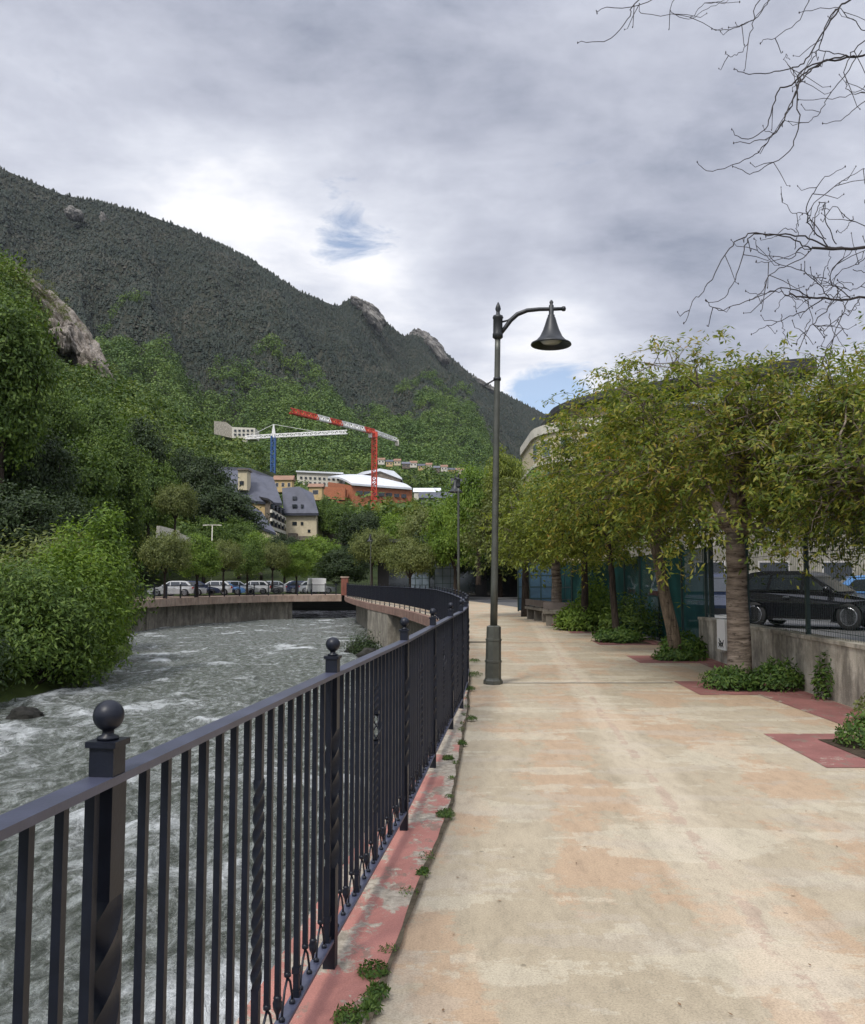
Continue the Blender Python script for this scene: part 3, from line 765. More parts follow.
proto('olive', 'olive_green_tree', 24, 3.1, 2.0, 3.9, 220, 70, .40, .24, .10, M['leaf_olive'], M['bark_dark'], 2.0, .16, limbs=8, shell=.45)
proto('willow', 'willow_tree', 25, 2.8, 4.2, 5.2, 230, 46, .40, .50, .10, M['leaf_yellow'], M['bark_dark'], 2.6, .2, limbs=9, shell=.5, low=-.9, droop=2.0)
proto('bright', 'bright_green_tree', 26, 3.0, 3.2, 4.8, 250, 80, .42, .25, .115, M['leaf_bright'], M['bark_dark'], 2.2, .2, limbs=8, shell=.42)
def tree_px(kind, px, ytop, d, wpx, label, group=None, ground=None):
    """a tree standing at distance d whose top shows at ytop"""
    tp = D(px, ytop, d); src, used = protos[kind]
    r0 = 3.0; s = (wpx*d/860)/r0
    hh = s*nat_h[kind]
    z = tp.z-hh
    gz = ground if ground is not None else gz_at(tp.x, d)
    sz = (tp.z-gz)/nat_h[kind]
    sz = max(s*.75, min(s*1.35, sz)); z = tp.z-sz*nat_h[kind]
    o = place(src, used, tp.x, d, z, s, random.random()*6.28, label, group, sz); protos[kind][1] = True
    return o
def gz_at(x, y):
    if y < 110: return 0.0
    return float(np.interp(y, [110, 250, 400, 600], [0, 14, 36, 75]))

# left bank: shrubs over the water
gs = 'big shrubs hanging over the left bank'
def shrub(name, seed, x, y, z0, rx, rz, n_cl, per, L, W, lm, label, cr=.4, group=None, cat='shrub', low=-.55, stems=12, droop=.5):
    rg = np.random.default_rng(seed); t = empty(name, (x, y, z0), 0, label, cat, group)
    P, Nn, ctr = crown_points(rg, n_cl, per, rx, rz, rz*.62, cr, .42, low, .75)
    V, Fq = leaf_quads(P, Nn, L, W, rg, droop); keep = P[:, 2] > -.05
    V = V.reshape(-1, 4, 3)[keep].reshape(-1, 3); Fq = np.arange(len(V)).reshape(-1, 4)
    mb = MB()
    for j in range(stems):
        e = Vector(ctr[rg.integers(0, len(ctr))]); b = Vector((rg.normal()*rx*.12, rg.normal()*rx*.12, -.1)); mb.tube(bend(b, e, rg), [.022*rx*(1-.15*i) for i in range(6)], 5, False)
    mb.build('stems', M['bark_dark'], t); link('foliage', fast_mesh('foliage', V, Fq, M[lm]), t); return t
shrub('riverside_shrub', 31, -14.2, 30.5, -2.3, 2.7, 3.0, 420, 60, .20, .07, 'leaf_green', 'largest green riverside shrub, spreading low over the rapids', .40, gs)
shrub('riverside_shrub', 32, -13.7, 33.2, -2.3, 1.8, 3.5, 300, 60, .20, .07, 'leaf_bright', 'upright bright green shrub leaning towards the river', .34, gs)
shrub('riverside_shrub', 33, -13.6, 35.5, -1.6, 1.0, 4.0, 200, 60, .20, .07, 'leaf_bright', 'slender pointed bright green sapling, tallest over the riverside shrubs', .30, gs)
shrub('riverside_shrub', 34, -16.4, 36.0, -1.0, 3.2, 2.7, 300, 55, .24, .09, 'leaf_olive', 'dull olive shrub standing behind the largest riverside shrub', .42, gs)
shrub('riverside_shrub', 35, -15.3, 26.6, -2.2, 2.1, 1.7, 260, 55, .18, .07, 'leaf_dark', 'dark low shrub at the water edge at the left border', .36, gs)
shrub('riverside_shrub', 36, -16.0, 41.5, -1.6, 2.0, 3.0, 260, 50, .25, .10, 'leaf_green', 'green shrub between the bright sapling and the river wall', .40, gs)
shrub('riverside_shrub', 37, -19.5, 48.5, -1.6, 2.4, 3.4, 240, 50, .28, .11, 'leaf_green', 'round shrub where the river wall begins', .45, gs)
# shrubs at the foot of the pier
shrub('riverside_shrub', 38, -3.7, 47.2, -2.6, .8, .7, 50, 50, .14, .06, 'leaf_dark', 'dark little shrub at the foot of the bridge pier', .25)

# left slope trees
T = [
 ('tall', 8, 290, 78, 47, 'tallest bright tree at the left border below the grey cliff'),
 ('tall', -70, 300, 82, 50, None),
 ('round', 52, 388, 105, 30, 'round tree just right of the tall border tree'),
 ('dark', 30, 430, 84, 40, 'dark tree below the tall border tree'),
 ('round', 98, 404, 120, 32, 'round green tree under the foot of the cliff'),
 ('dark', 138, 424, 135, 34, 'dark tree midway between cliff foot and slate roofs'),
 ('round', 75, 446, 92, 44, 'wide green tree in the middle of the left slope'),
 ('tall', 118, 436, 100, 30, 'tall narrow tree above the bright riverside sapling'),
 ('dark', 10, 486, 60, 44, 'dark tree at the left border level with the shrub tops'),
 ('dark', 60, 500, 66, 36, 'dark tree behind the olive riverside shrub'),
 ('round', 150, 462, 112, 30, 'green tree left of the grey round tree'),
 ('olive', 176, 485, 100, 21, 'small round grey-green tree above the white retaining wall'),
 ('dark', 205, 462, 150, 30, 'dark tree touching the long slate roof on its left'),
 ('dark', 225, 488, 145, 34, 'large dark tree in front of the long slate roof'),
 ('dark', 188, 452, 170, 26, 'dark tree upper left of the long slate roof'),
 ('round', 240, 520, 130, 22, 'green bushy tree below the yellow gable wall'),
 ('bright', 262, 534, 120, 22, 'bright green tree below the slate houses'),
 ('dark', 285, 536, 118, 18, 'dark tree below the cream house door'),
 ('bright', 322, 538, 105, 26, 'bright green tree beside the white parked van'),
 ('dark', 345, 548, 100, 24, 'dark tree above the brick pillar'),
 ('round', 205, 520, 115, 26, 'green tree beside the twin-headed road lamp'),
]
for a in T:
    k, px, yt, d, w, lb = a
    if lb is None: lb = 'tall tree standing outside the left border'
    tree_px(k, px, yt, d, w, lb, 'trees on the left slope')
for j, (px, yt, d, w, k) in enumerate(((166, 533, 72, 25, 'olive'), (198, 536, 77, 22, 'bright'), (224, 541, 82, 19, 'olive'), (248, 539, 87, 17, 'round'), (273, 543, 91, 17, 'olive'), (297, 543, 94, 16, 'bright'))):
    tree_px(k, px, yt, d, w, f'{ORD[j]} small round tree from the left shrubs in the promenade row', 'small trees in a row along the far promenade', 0)
Cn = [
 ('willow', 388, 500, 190, 18, 'spiky pale willow below the brick sports hall'),
 ('willow', 412, 501, 185, 16, 'second spiky willow, under the right end of the sports hall'),
 ('round', 345, 503, 200, 20, 'green tree left of the willows under the sports hall'),
 ('dark', 366, 512, 150, 24, 'dark tree below the spiky willows'),
 ('round', 326, 500, 210, 16, 'small tree between cream house and sports hall'),
 ('bright', 398, 516, 95, 26, 'rounded tree over the far railing'),
 ('olive', 372, 530, 84, 22, 'olive tree over the end of the far railing'),
 ('olive', 428, 508, 76, 30, 'wide olive tree over the curved railing'),
 ('bright', 455, 496, 66, 30, 'green tree behind the second street lamp'),
 ('bright', 478, 470, 60, 32, 'tree behind the bell lamp pole, left of it'),
 ('willow', 505, 452, 58, 26, 'tree behind the bell lamp pole, right of it'),
 ('olive', 410, 540, 66, 26, 'low olive tree dipping behind the curved railing'),
 ('dark', 445, 530, 72, 30, 'dark tree behind the blue glass panels'),
 ('dark', 500, 520, 78, 34, 'dark tree closing the end of the walk'),
 ('dark', 530, 520, 70, 34, 'dark tree closing the walk behind the teal panels'),
 ('bright', 542, 474, 48, 30, 'yellow green tree in front of the rounded building'),
]
for k, px, yt, d, w, lb in Cn: tree_px(k, px, yt, d, w, lb, 'trees along the curve of the walk', 0 if d < 110 else None)

# bare tree over the walk on the right
def bare_tree():
    t = empty('bare_tree', (0, 0, 0), 0, 'leafless tree whose bare twigs hang into the upper right corner', 'tree')
    rg = np.random.default_rng(5); tr = MB(); tw = MB()
    base = Vector((4.75, 7.95, 0)); fork = Vector((4.95, 7.7, 3.4))
    tr.tube([base, (4.72, 7.9, 1), (4.8, 7.8, 2.2), fork], [.15, .12, .10, .09], 10)
    def stroke(pts, d0, d1, r0, r1, buds=True, from_fork=False, sub=3, tgt=None):
        n = len(pts); P = [D(x, y, d0+(d1-d0)*i/(n-1)) for i, (x, y) in enumerate(pts)]
        # refine with Catmull-Rom so the twigs curve
        Q = []
        for i in range(n-1):
            a, b, c, e = P[max(i-1, 0)], P[i], P[i+1], P[min(i+2, n-1)]
            for k in range(5):
                s = k/5; Q.append(.5*((2*b)+(c-a)*s+(2*a-5*b+4*c-e)*s*s+(3*b-a-3*c+e)*s**3))
        Q.append(P[-1]); m = len(Q)
        Q = [q_+Vector(rg.normal(size=3))*.006 for q_ in Q]
        rr = [r0+(r1-r0)*i/(m-1) for i in range(m)]
        if from_fork:
            pre = [fork.lerp(Q[0], s)+Vector((0, 0, .35*math.sin(PI*s))) for s in (0, .33, .66)]
            Q = pre+Q; rr = [.05, .035, max(r0, .02)]+rr
        (tgt or tw).tube(Q, rr, 5, True)
        for _ in range(sub):
            i = int(rg.integers(m//4, m-2)); b = Q[i]
            L = .10+.26*rg.random(); dr = (Q[i+1]-Q[i]).normalized(); sd = Vector((rg.normal()*.9, rg.normal()*.8, rg.normal()*.6-.35))
            dd = (dr*.8+sd).normalized(); pts2 = [b, b+dd*L*.4, b+dd*L*.8+Vector((0, 0, -.02)), b+dd*L+Vector((0, 0, .02))]
            tw.tube(pts2, [.0035, .003, .0026, .0022], 4)
            tw.lathe(pts2[-1], [(.001, -.008), (.005, 0), (.001, .009)], 5)
        e = Q[-1]; tw.lathe(e, [(.001, -.01), (.006, 0), (.001, .012)], 5)
    S = [
     # hanging from above the frame
     ([(900, -90), (800, -70), (720, -40), (640, 0), (628, 20), (605, 41), (578, 42)], .009, .0028),
     ([(900, -80), (760, -50), (690, -20), (640, 5), (602, 8), (596, 12)], .007, .0028),
     ([(640, 3), (644, 14), (690, 15), (705, 4), (740, 2)], .004, .0025),
     ([(700, -30), (670, 8), (690, 18), (712, 6), (735, -4)], .004, .0025),
     ([(900, -60), (820, -40), (775, -10), (762, 12), (735, 28), (712, 30)], .007, .0028),
     ([(790, -30), (765, 5), (750, 22), (728, 28)], .005, .0025),
     ([(820, -30), (760, 0), (753, 28), (745, 48), (732, 56), (725, 52)], .006, .0028),
     ([(860, -40), (815, -10), (800, 18), (775, 38), (758, 42)], .006, .0028),
     ([(900, -30), (850, 0), (838, 10), (822, 35), (806, 60), (790, 68), (765, 74), (742, 73), (734, 68)], .012, .0028),
     ([(838, 8), (829, 18), (820, 45), (812, 60), (800, 80), (792, 90)], .008, .003),
     # second limb
     ([(930, 40), (890, 52), (855, 56), (822, 63), (803, 75), (790, 86), (778, 90), (772, 110), (762, 133), (740, 138), (732, 130)], .014, .003),
     ([(855, 56), (835, 58), (812, 68), (800, 84), (790, 105), (778, 130), (755, 142), (733, 143)], .010, .003),
     ([(822, 62), (800, 72), (795, 95), (784, 120), (762, 148), (745, 160), (712, 171), (697, 163)], .009, .003),
     ([(800, 78), (797, 100), (799, 125), (790, 150), (770, 165), (750, 173), (732, 167)], .008, .003),
     ([(850, 56), (830, 52), (815, 51), (808, 62), (795, 82)], .006, .003),
     ([(880, 20), (862, 44), (848, 58), (846, 80), (850, 92), (865, 88)], .007, .003),
     ([(862, 50), (845, 75), (830, 95), (820, 112), (805, 123), (785, 121)], .006, .003),
     ([(895, 80), (865, 100), (845, 118), (822, 124)], .006, .003),
     ([(900, 100), (862, 92), (840, 98), (798, 100)], .005, .003),
     ([(890, -10), (870, 30), (855, 22), (835, 8), (800, 12)], .006, .003),
     ([(790, 60), (785, 55), (788, 65), (800, 80)], .003, .003),
     # third limb, right edge middle
     ([(940, 238), (890, 246), (850, 249), (812, 249)], .022, .012),
     ([(850, 249), (822, 245), (800, 235), (775, 234), (752, 233), (738, 240), (725, 255), (708, 285), (694, 302), (684, 324)], .010, .003),
     ([(810, 249), (790, 238), (755, 235), (744, 250), (735, 280), (720, 300), (707, 302)], .008, .003),
     ([(812, 249), (800, 248), (790, 258), (760, 252), (755, 238)], .006, .003),
     ([(830, 248), (815, 232), (807, 215), (812, 195), (825, 178), (845, 167)], .008, .0028),
     ([(807, 214), (818, 200), (838, 185), (858, 172), (870, 166)], .005, .0028),
     ([(825, 240), (812, 220), (806, 213), (790, 212), (782, 196)], .006, .0028),
     ([(835, 245), (828, 225), (824, 205), (818, 206), (812, 232), (800, 250), (768, 262), (755, 262)], .006, .0028),
     ([(812, 249), (795, 262), (770, 275), (762, 292), (750, 300)], .006, .003),
     ([(880, 230), (850, 220), (836, 208), (822, 210)], .005, .003),
     # fourth limb
     ([(940, 290), (890, 296), (840, 299), (805, 297), (786, 294)], .018, .008),
     ([(850, 298), (830, 280), (838, 262), (855, 250)], .006, .003),
     ([(810, 298), (790, 288), (770, 292), (745, 302), (720, 310), (706, 302)], .007, .003),
     ([(830, 299), (815, 280), (800, 270), (775, 262), (768, 248)], .006, .003),
     ([(825, 298), (805, 310), (785, 318), (768, 326), (750, 334)], .007, .003),
     ([(835, 299), (818, 318), (800, 335), (796, 345)], .006, .003),
     ([(850, 299), (840, 320), (830, 345), (822, 362)], .006, .003),
     ([(860, 297), (850, 312), (838, 318), (846, 335)], .005, .003),
     ([(808, 298), (812, 320), (820, 330)], .004, .003),
     ([(870, 250), (862, 262), (842, 270), (830, 288), (822, 300)], .005, .003),
     ([(880, 250), (868, 278), (850, 290), (838, 280)], .005, .003),
    ]
    for i, (pts, r0, r1) in enumerate(S):
        r0 *= .75; r1 *= .8; d0 = 7.2-rg.random()*.5; d1 = d0-.9*rg.random()+.2
        stroke(pts, d0, d1, r0, r1, from_fork=(pts[0][0] >= 890), sub=2 if i < 21 else 3, tgt=tr if r0 > .015 else tw)
    for _ in range(26):   # short broken shoots round the two lower limbs
        x = 770+rg.random()*95; y = 250+rg.normal()*26 if rg.random() < .6 else 295+rg.normal()*18
        ang = rg.random()*6.28; L = 18+rg.random()*30; pts = [(x, y)]
        for k in range(3): ang += rg.normal()*.5; pts.append((pts[-1][0]+math.cos(ang)*L/3, pts[-1][1]+math.sin(ang)*L/3))
        stroke(pts, 7.0, 6.8, .0035, .002, sub=0)
    tr.build('trunk', M['twig'], t); tw.build('twigs', M['twig'], t)
bare_tree()

# ================================================================= plants on the walk
def weed(name, seed, x, y, r, h, n, label, L=.07, W=.022, group=None, cat='plant', lm='weed'):
    rg = np.random.default_rng(seed); th_ = rg.random(n)*2*PI; rr = r*np.sqrt(rg.random(n)); zz = rg.random(n)**.8*h*(1-.6*(rr/r)**2)
    bumpy = .75+.5*fbm(rr*np.cos(th_)*6+seed, rr*np.sin(th_)*6, 3)
    P = np.stack([rr*np.cos(th_)*bumpy, rr*np.sin(th_)*bumpy, zz*bumpy+.01], 1)
    Nn = P*np.array([1.2/r, 1.2/r, 0])+rg.normal(size=P.shape)*.5+np.array([0, 0, .8])
    V, Fq = leaf_quads(P, Nn, L, W, rg, -.4); o = link(name, fast_mesh(name, V, Fq, M[lm])); o.location = (x, y, .012)
    return tag(o, label, cat, group)
gw = 'plants growing in the tree pits'
a = weed('pit_plant', 1, 4.20, 12.35, .40, .30, 1500, 'leafy plant at the left foot of the thick banded trunk', .075, .026, gw)
weed('pit_plant', 2, 4.80, 12.25, .38, .42, 1700, 'leafy plant between the thick banded trunk and the wall', .075, .026, gw)
weed('pit_plant', 3, 4.02, 8.10, .32, .27, 1500, 'small shrub in the red paving at the right border', .055, .019, gw)
weed('pit_plant', 4, 4.42, 7.9, .36, .26, 1300, 'second small shrub in the red paving, cut by the right border', .055, .019, gw)
weed('pit_plant', 5, 4.75, 16.8, .5, .15, 900, 'low plants round the leaning pale trunk', .11, .04, gw)
weed('pit_plant', 6, 5.05, 17.6, .5, .5, 900, 'weeds behind the leaning pale trunk', .12, .045, gw)
weed('pit_plant', 7, 4.55, 21.6, .6, .32, 1300, 'dense plants round the thin dark trunk', .12, .05, gw)
weed('pit_plant', 8, 5.1, 22.6, .8, 1.2, 2000, 'tall dark bush against the teal netting', .13, .05, gw, lm='leaf_green')
weed('pit_plant', 9, 4.45, 26.6, .75, .85, 2500, 'light green bush beside the stone benches', .14, .055, gw, lm='leaf_bright')
weed('pit_plant', 10, 5.05, 27.2, .65, 1.7, 2400, 'upright light green bush behind the bench', .14, .055, gw, lm='leaf_bright')
weed('wall_weed', 13, 5.02, 11.2, .18, .60, 450, 'weeds climbing the stained wall right of the thick trunk', .08, .03, gw)
weed('wall_weed', 14, 4.86, 9.55, .28, .34, 600, 'dry weeds at the wall foot near the right border', .07, .02, gw, lm='leaf_olive')
for k, (px, py, r) in enumerate(((374, 975, .07), (378, 995, .05), (350, 1021, .07), (446, 817, .07), (448, 760, .06), (423, 875, .04), (470, 690, .10), (474, 676, .16), (472, 720, .06), (462, 745, .05), (474, 662, .14), (371, 1010, .04))):
    g = G(px, py, .015); nm = ['right of the second post foot', 'below the tuft by the second post foot', 'at the bottom edge of the picture', 'opposite the third railing post', 'opposite the fourth railing post', 'in the joint between second and third post', 'on the kerb in front of the lamp base', 'on the kerb just left of the lamp base', 'in the joint past the fourth post', 'on the bare kerb past the fourth post', 'on the kerb behind the lamp base', 'lowest but one in the kerb joint'][k]
    weed('weed_tuft', 50+k, g.x, g.y, r*.8, .35*r+.012, int(160+2500*r), 'small weed tuft '+nm, .020, .008, 'weed tufts in the kerb joint')

_r = np.random.default_rng(77)
for k in range(14):
    y = 2.9+k*.62+_r.random()*.4; x = float(np.interp(y, ys, xs))+joff(y)-.01-_r.random()*.03
    weed('weed_tuft', 90+k, x, y, .025+_r.random()*.03, .02+_r.random()*.02, 60, 'tiny weed sprig in the crack beside the red kerb', .016, .006, 'tiny weeds in the kerb crack')
def litter():
    rg = np.random.default_rng(8); P = []
    for _ in range(260):
        y = 2.6+rg.random()**1.3*20; x0 = float(np.interp(y, ys, xs))+.35; x = x0+rg.random()*(right_edge(y)-x0-.1); P.append((x, y, .006+rg.random()*.004))
    P = np.array(P); Nn = rg.normal(size=P.shape)*.12+np.array([0, 0, 1]); V, Fq = leaf_quads(P, Nn, .022, .010, rg)
    tag(link('leaf_litter', fast_mesh('leaf_litter', V, Fq, simple('dry_leaf', (.16, .10, .055), .9, 0, .5, 20, 0, 30, .3, 'pos'))), 'tiny fallen leaves and grit strewn over the walk', 'leaf litter', kind='stuff')
litter()
# joint full of soil between kerb and walk
def joint():
    L = joint_line(-2, 24, 160, -.004); Rr = joint_line(-2, 24, 160, .008)
    rg = np.random.default_rng(2); L = [(x-abs(rg.normal())*.008-.02*max(0, vnoise(y*2.0, 3)-.5), y) for x, y in L]; Rr = [(x+abs(rg.normal())*.006, y) for x, y in Rr]
    sheet('joint_soil', L, Rr, .0235, simple('joint_soil', (.085, .07, .048), 1, 0, .5, 12, .5, 60, .1, 'pos'))
joint()

# ================================================================= right wall, wire fence, nets
def along(y): return right_edge(y)
Ls = [(along(y)+0.0, y) for y in np.linspace(-3, 17.9, 30)]; Rs = [(along(y)+.22, y) for y in np.linspace(-3, 17.9, 30)]
w = slab('low_wall', Ls, Rs, -.05, .72, M['concrete']); del w['kind']; tag(w, 'long stained concrete wall between the walk and the car park', 'wall')
w2 = slab('coping', [(x-.02, y) for x, y in Ls], [(x+.02, y) for x, y in Rs], .7205, .77, M['concrete']); del w2['kind']; w2.parent = w
wf = empty('wire_fence', (0, 0, 0), 0, 'thin dark wire fence standing on the stained wall', 'fence')
mb = MB(); 
for y in np.arange(4, 17.9, .075):
    x = along(y)+.11; mb.bar((x, y, .77), (x, y, 2.2), .0032)
for z in (.85, 1.2, 1.55, 1.9, 2.18):
    for a_, b_ in zip(np.linspace(4, 17.8, 8)[:-1], np.linspace(4, 17.8, 8)[1:]): mb.bar((along(a_)+.115, a_, z), (along(b_)+.115, b_, z), .007)
mb.build('mesh_panel', M['wire'], wf)
for y in (4.2, 6.9, 9.6, 12.15, 14.9, 17.7): MB().box2((along(y)+.09, y-.025, .77), (along(y)+.14, y+.025, 2.25)).build('post', M['wire'], wf)
# meter box
mbx = empty('meter_box', (along(15.9)-.03, 15.9, 0), 0, 'narrow white meter box with dark scrawl set on the wall', 'utility box')
y0 = 0; MB().box2((-.06, -.22, .26), (.08, .22, .80)).build('door_panel', M['white'], mbx)
MB().box2((-.09, -.25, .22), (.02, .25, .259)).build('base_ledge', M['concrete'], mbx)
s = MB()
for pts in ([(.12, .30), (.02, .42), (-.08, .33), (-.14, .44)], [(.14, .38), (.05, .33), (-.03, .39), (-.12, .31)], [(.10, .46), (.0, .30), (-.10, .40)]):
    s.tube([(-.064, a_, z) for a_, z in pts], .008, 4)
s.build('scrawl', M['lamp_dark'], mbx)

# teal netting fence beyond the wall
tf = empty('netting_fence', (0, 0, 0), 0, 'tall teal netting fence behind the walk trees', 'fence')
ylist = [17.95, 20.3, 22.7, 25.1, 27.5, 29.9, 32.3, 34.7, 37.1]
for k in range(len(ylist)):
    y = ylist[k]; MB().box2((along(y)+.25, y-.04, 0), (along(y)+.33, y+.04, 2.35)).build('post', M['wire'], tf)
    if k+1 < len(ylist):
        y2 = ylist[k+1]; mb = MB(); z0 = .0
        # woven net: closely set flat strands
        for i in range(0, 46):
            t = (i+.5)/46; yy_ = y+.05+(y2-y-.1)*t; x = along(yy_)+.29; ww = (y2-y)/46*(.45 if k in (0, 2, 3) else .72)
            mb.box((x, yy_, 1.12), (.004, ww, 2.2))
        for z in (.1, 1.1, 2.2): mb.bar((along(y)+.295, y, z), (along(y2)+.295, y2, z), .02)
        mb.build('net_panel', M['teal'], tf)
# blue panels further on
def panel(name, x, y, rz, w_, h_, mat, label, group=None, nx_=3, nz_=4):
    t = empty(name, (x, y, 0), rz, label, 'screen', group)
    MB().box2((-w_/2, -.02, .1), (w_/2, .02, h_)).build('sheet', mat, t)
    fr = MB()
    for i in range(nx_+1): fr.box((-w_/2+w_*i/nx_, 0, h_/2+.05), (.05, .07, h_))
    for j in range(nz_+1): fr.box((0, 0, .1+(h_-.1)*j/nz_), (w_, .06, .045))
    fr.build('frame', M['wire'], t); return t
panel('site_screen', 4.9, 41.5, R(12), 1.7, 2.3, M['bluenet'], 'blue framed site screen beside the dark walk tunnel', 'blue site screens')
panel('site_screen', 6.1, 39.3, R(60), 2.2, 2.3, M['teal'], 'teal framed site screen next to the stone benches', 'blue site screens')
panel('site_screen', 1.1, 68, R(-15), 1.9, 3.0, M['skyglass'], 'pale blue screen seen over the curved railing, right one', 'pale screens behind the curved railing', 3, 5)
panel('site_screen', -1.1, 70, R(-15), 1.7, 2.7, M['skyglass'], 'pale blue screen seen over the curved railing, left one', 'pale screens behind the curved railing', 3, 5)
# backdrop building closing the walk, deep shade painted into its wall colour
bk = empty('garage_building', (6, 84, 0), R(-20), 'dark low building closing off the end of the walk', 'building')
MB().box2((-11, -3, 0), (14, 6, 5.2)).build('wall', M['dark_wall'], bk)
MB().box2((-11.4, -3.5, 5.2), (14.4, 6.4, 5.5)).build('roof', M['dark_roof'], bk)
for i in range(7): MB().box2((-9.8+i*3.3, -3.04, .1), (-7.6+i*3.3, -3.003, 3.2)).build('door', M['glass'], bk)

# benches
def bench(x, y, rz, L, label):
    t = empty('stone_bench', (x, y, 0), rz, label, 'bench', 'stone benches by the walk trees')
    n = 24; vs = []
    mb = MB(); mb.box2((-L/2, -.24, .40), (L/2, .24, .50)); mb.build('seat', M['seat'], t)
    MB().box2((-L/2+.02, .16, .55), (L/2-.02, .22, .78)).build('backrest', M['metal_rust'], t)
    for i in range(int(L/1.2)+1):
        u_ = -L/2+.2+(L-.4)*i/int(L/1.2); MB().box2((u_-.09, -.18, 0), (u_+.09, .18, .40)).build('leg', M['seat'], t)
        MB().box2((u_-.03, .17, .5), (u_+.03, .21, .77)).build('support', M['metal_rust'], t)
bench(4.1, 32.3, R(96), 4.2, 'longer grey stone bench running along the walk')
bench(4.55, 29.2, R(172), 1.7, 'shorter grey stone bench at the foot of the thick pale trunk')

# rocks at the water's edge
def rock(x, y, z, r, seed, label, name='rock', mat='boulder', M3=None, sub=(18, 12), sc_=(1, 1, .7), kind=None, parent=None, amp=.45):
    rg = np.random.default_rng(seed); n, k = sub; vs = []; fs = []
    for i in range(k+1):
        ph = PI*i/k
        for j in range(n):
            a = 2*PI*j/n; d = np.array([math.sin(ph)*math.cos(a), math.sin(ph)*math.sin(a), math.cos(ph)])
            f = 1+amp*(fbm(d[0]*1.7+seed*3.1, d[1]*1.7+d[2]*2.3+seed, 5)-.5)*2
            f = round(f*7)/7*.5+f*.5
            vs.append(Vector(d*f*r)*1.0)
    vs = [Vector((v.x*sc_[0], v.y*sc_[1], v.z*sc_[2])) for v in vs]
    if M3 is not None: vs = [M3 @ v for v in vs]
    fs = [(i*n+j, (i+1)*n+j, (i+1)*n+(j+1) % n, i*n+(j+1) % n) for i in range(k) for j in range(n)]
    o = MB().add(vs, fs).build(name, M[mat]); o.location = (x, y, z)
    if kind: o['kind'] = kind
    else: tag(o, label, 'rock', 'rocks at the water edge')
    return o
for k, (x, y, r, nm) in enumerate(((-3.3, 44.5, .55, 'just before the bridge pier'), (-2.4, 42.0, .6, 'second from the bridge pier'), (-4.3, 48.0, .55, 'against the pier face'), (-11.3, 24.5, .5, 'below the left riverside shrubs'), (-1.3, 38.5, .6, 'third from the bridge pier'))):
    rock(x, y, -2.35, r, 70+k, 'wet dark rock '+nm)

# brick pillar, far railing of the left promenade
bp_ = empty('brick_pillar', (-8.9, 88.3, 0), 0, 'red brick pillar where the far railing meets the promenade', 'pillar')
MB().box2((-.35, -.35, 0), (.35, .35, 1.75)).build('shaft', M['pillar'], bp_); MB().box2((-.42, -.42, 1.75), (.42, .42, 1.9)).build('cap', M['coping'], bp_)
fr = empty('promenade_railing', (0, 0, 0), 0, 'thin dark railing along the far promenade edge', 'railing')
ts = np.linspace(.4, 5.95, 40); pp = [Vector((*coff(t, .25), 0)) for t in ts]
mb = MB(); pk = MB()
for a_, b_ in zip(pp[:-1], pp[1:]):
    mb.bar(a_+Vector((0, 0, 1.05)), b_+Vector((0, 0, 1.05)), .06); mb.bar(a_+Vector((0, 0, .12)), b_+Vector((0, 0, .12)), .04)
    for i in range(6): q_ = a_.lerp(b_, i/6); pk.bar(q_+Vector((0, 0, .1)), q_+Vector((0, 0, 1.05)), .025)
mb.build('handrail', M['iron'], fr); pk.build('balusters', M['iron'], fr)
for p in pp[::2]: MB().box((p.x, p.y, .6), (.09, .09, 1.2)).build('post', M['iron'], fr)

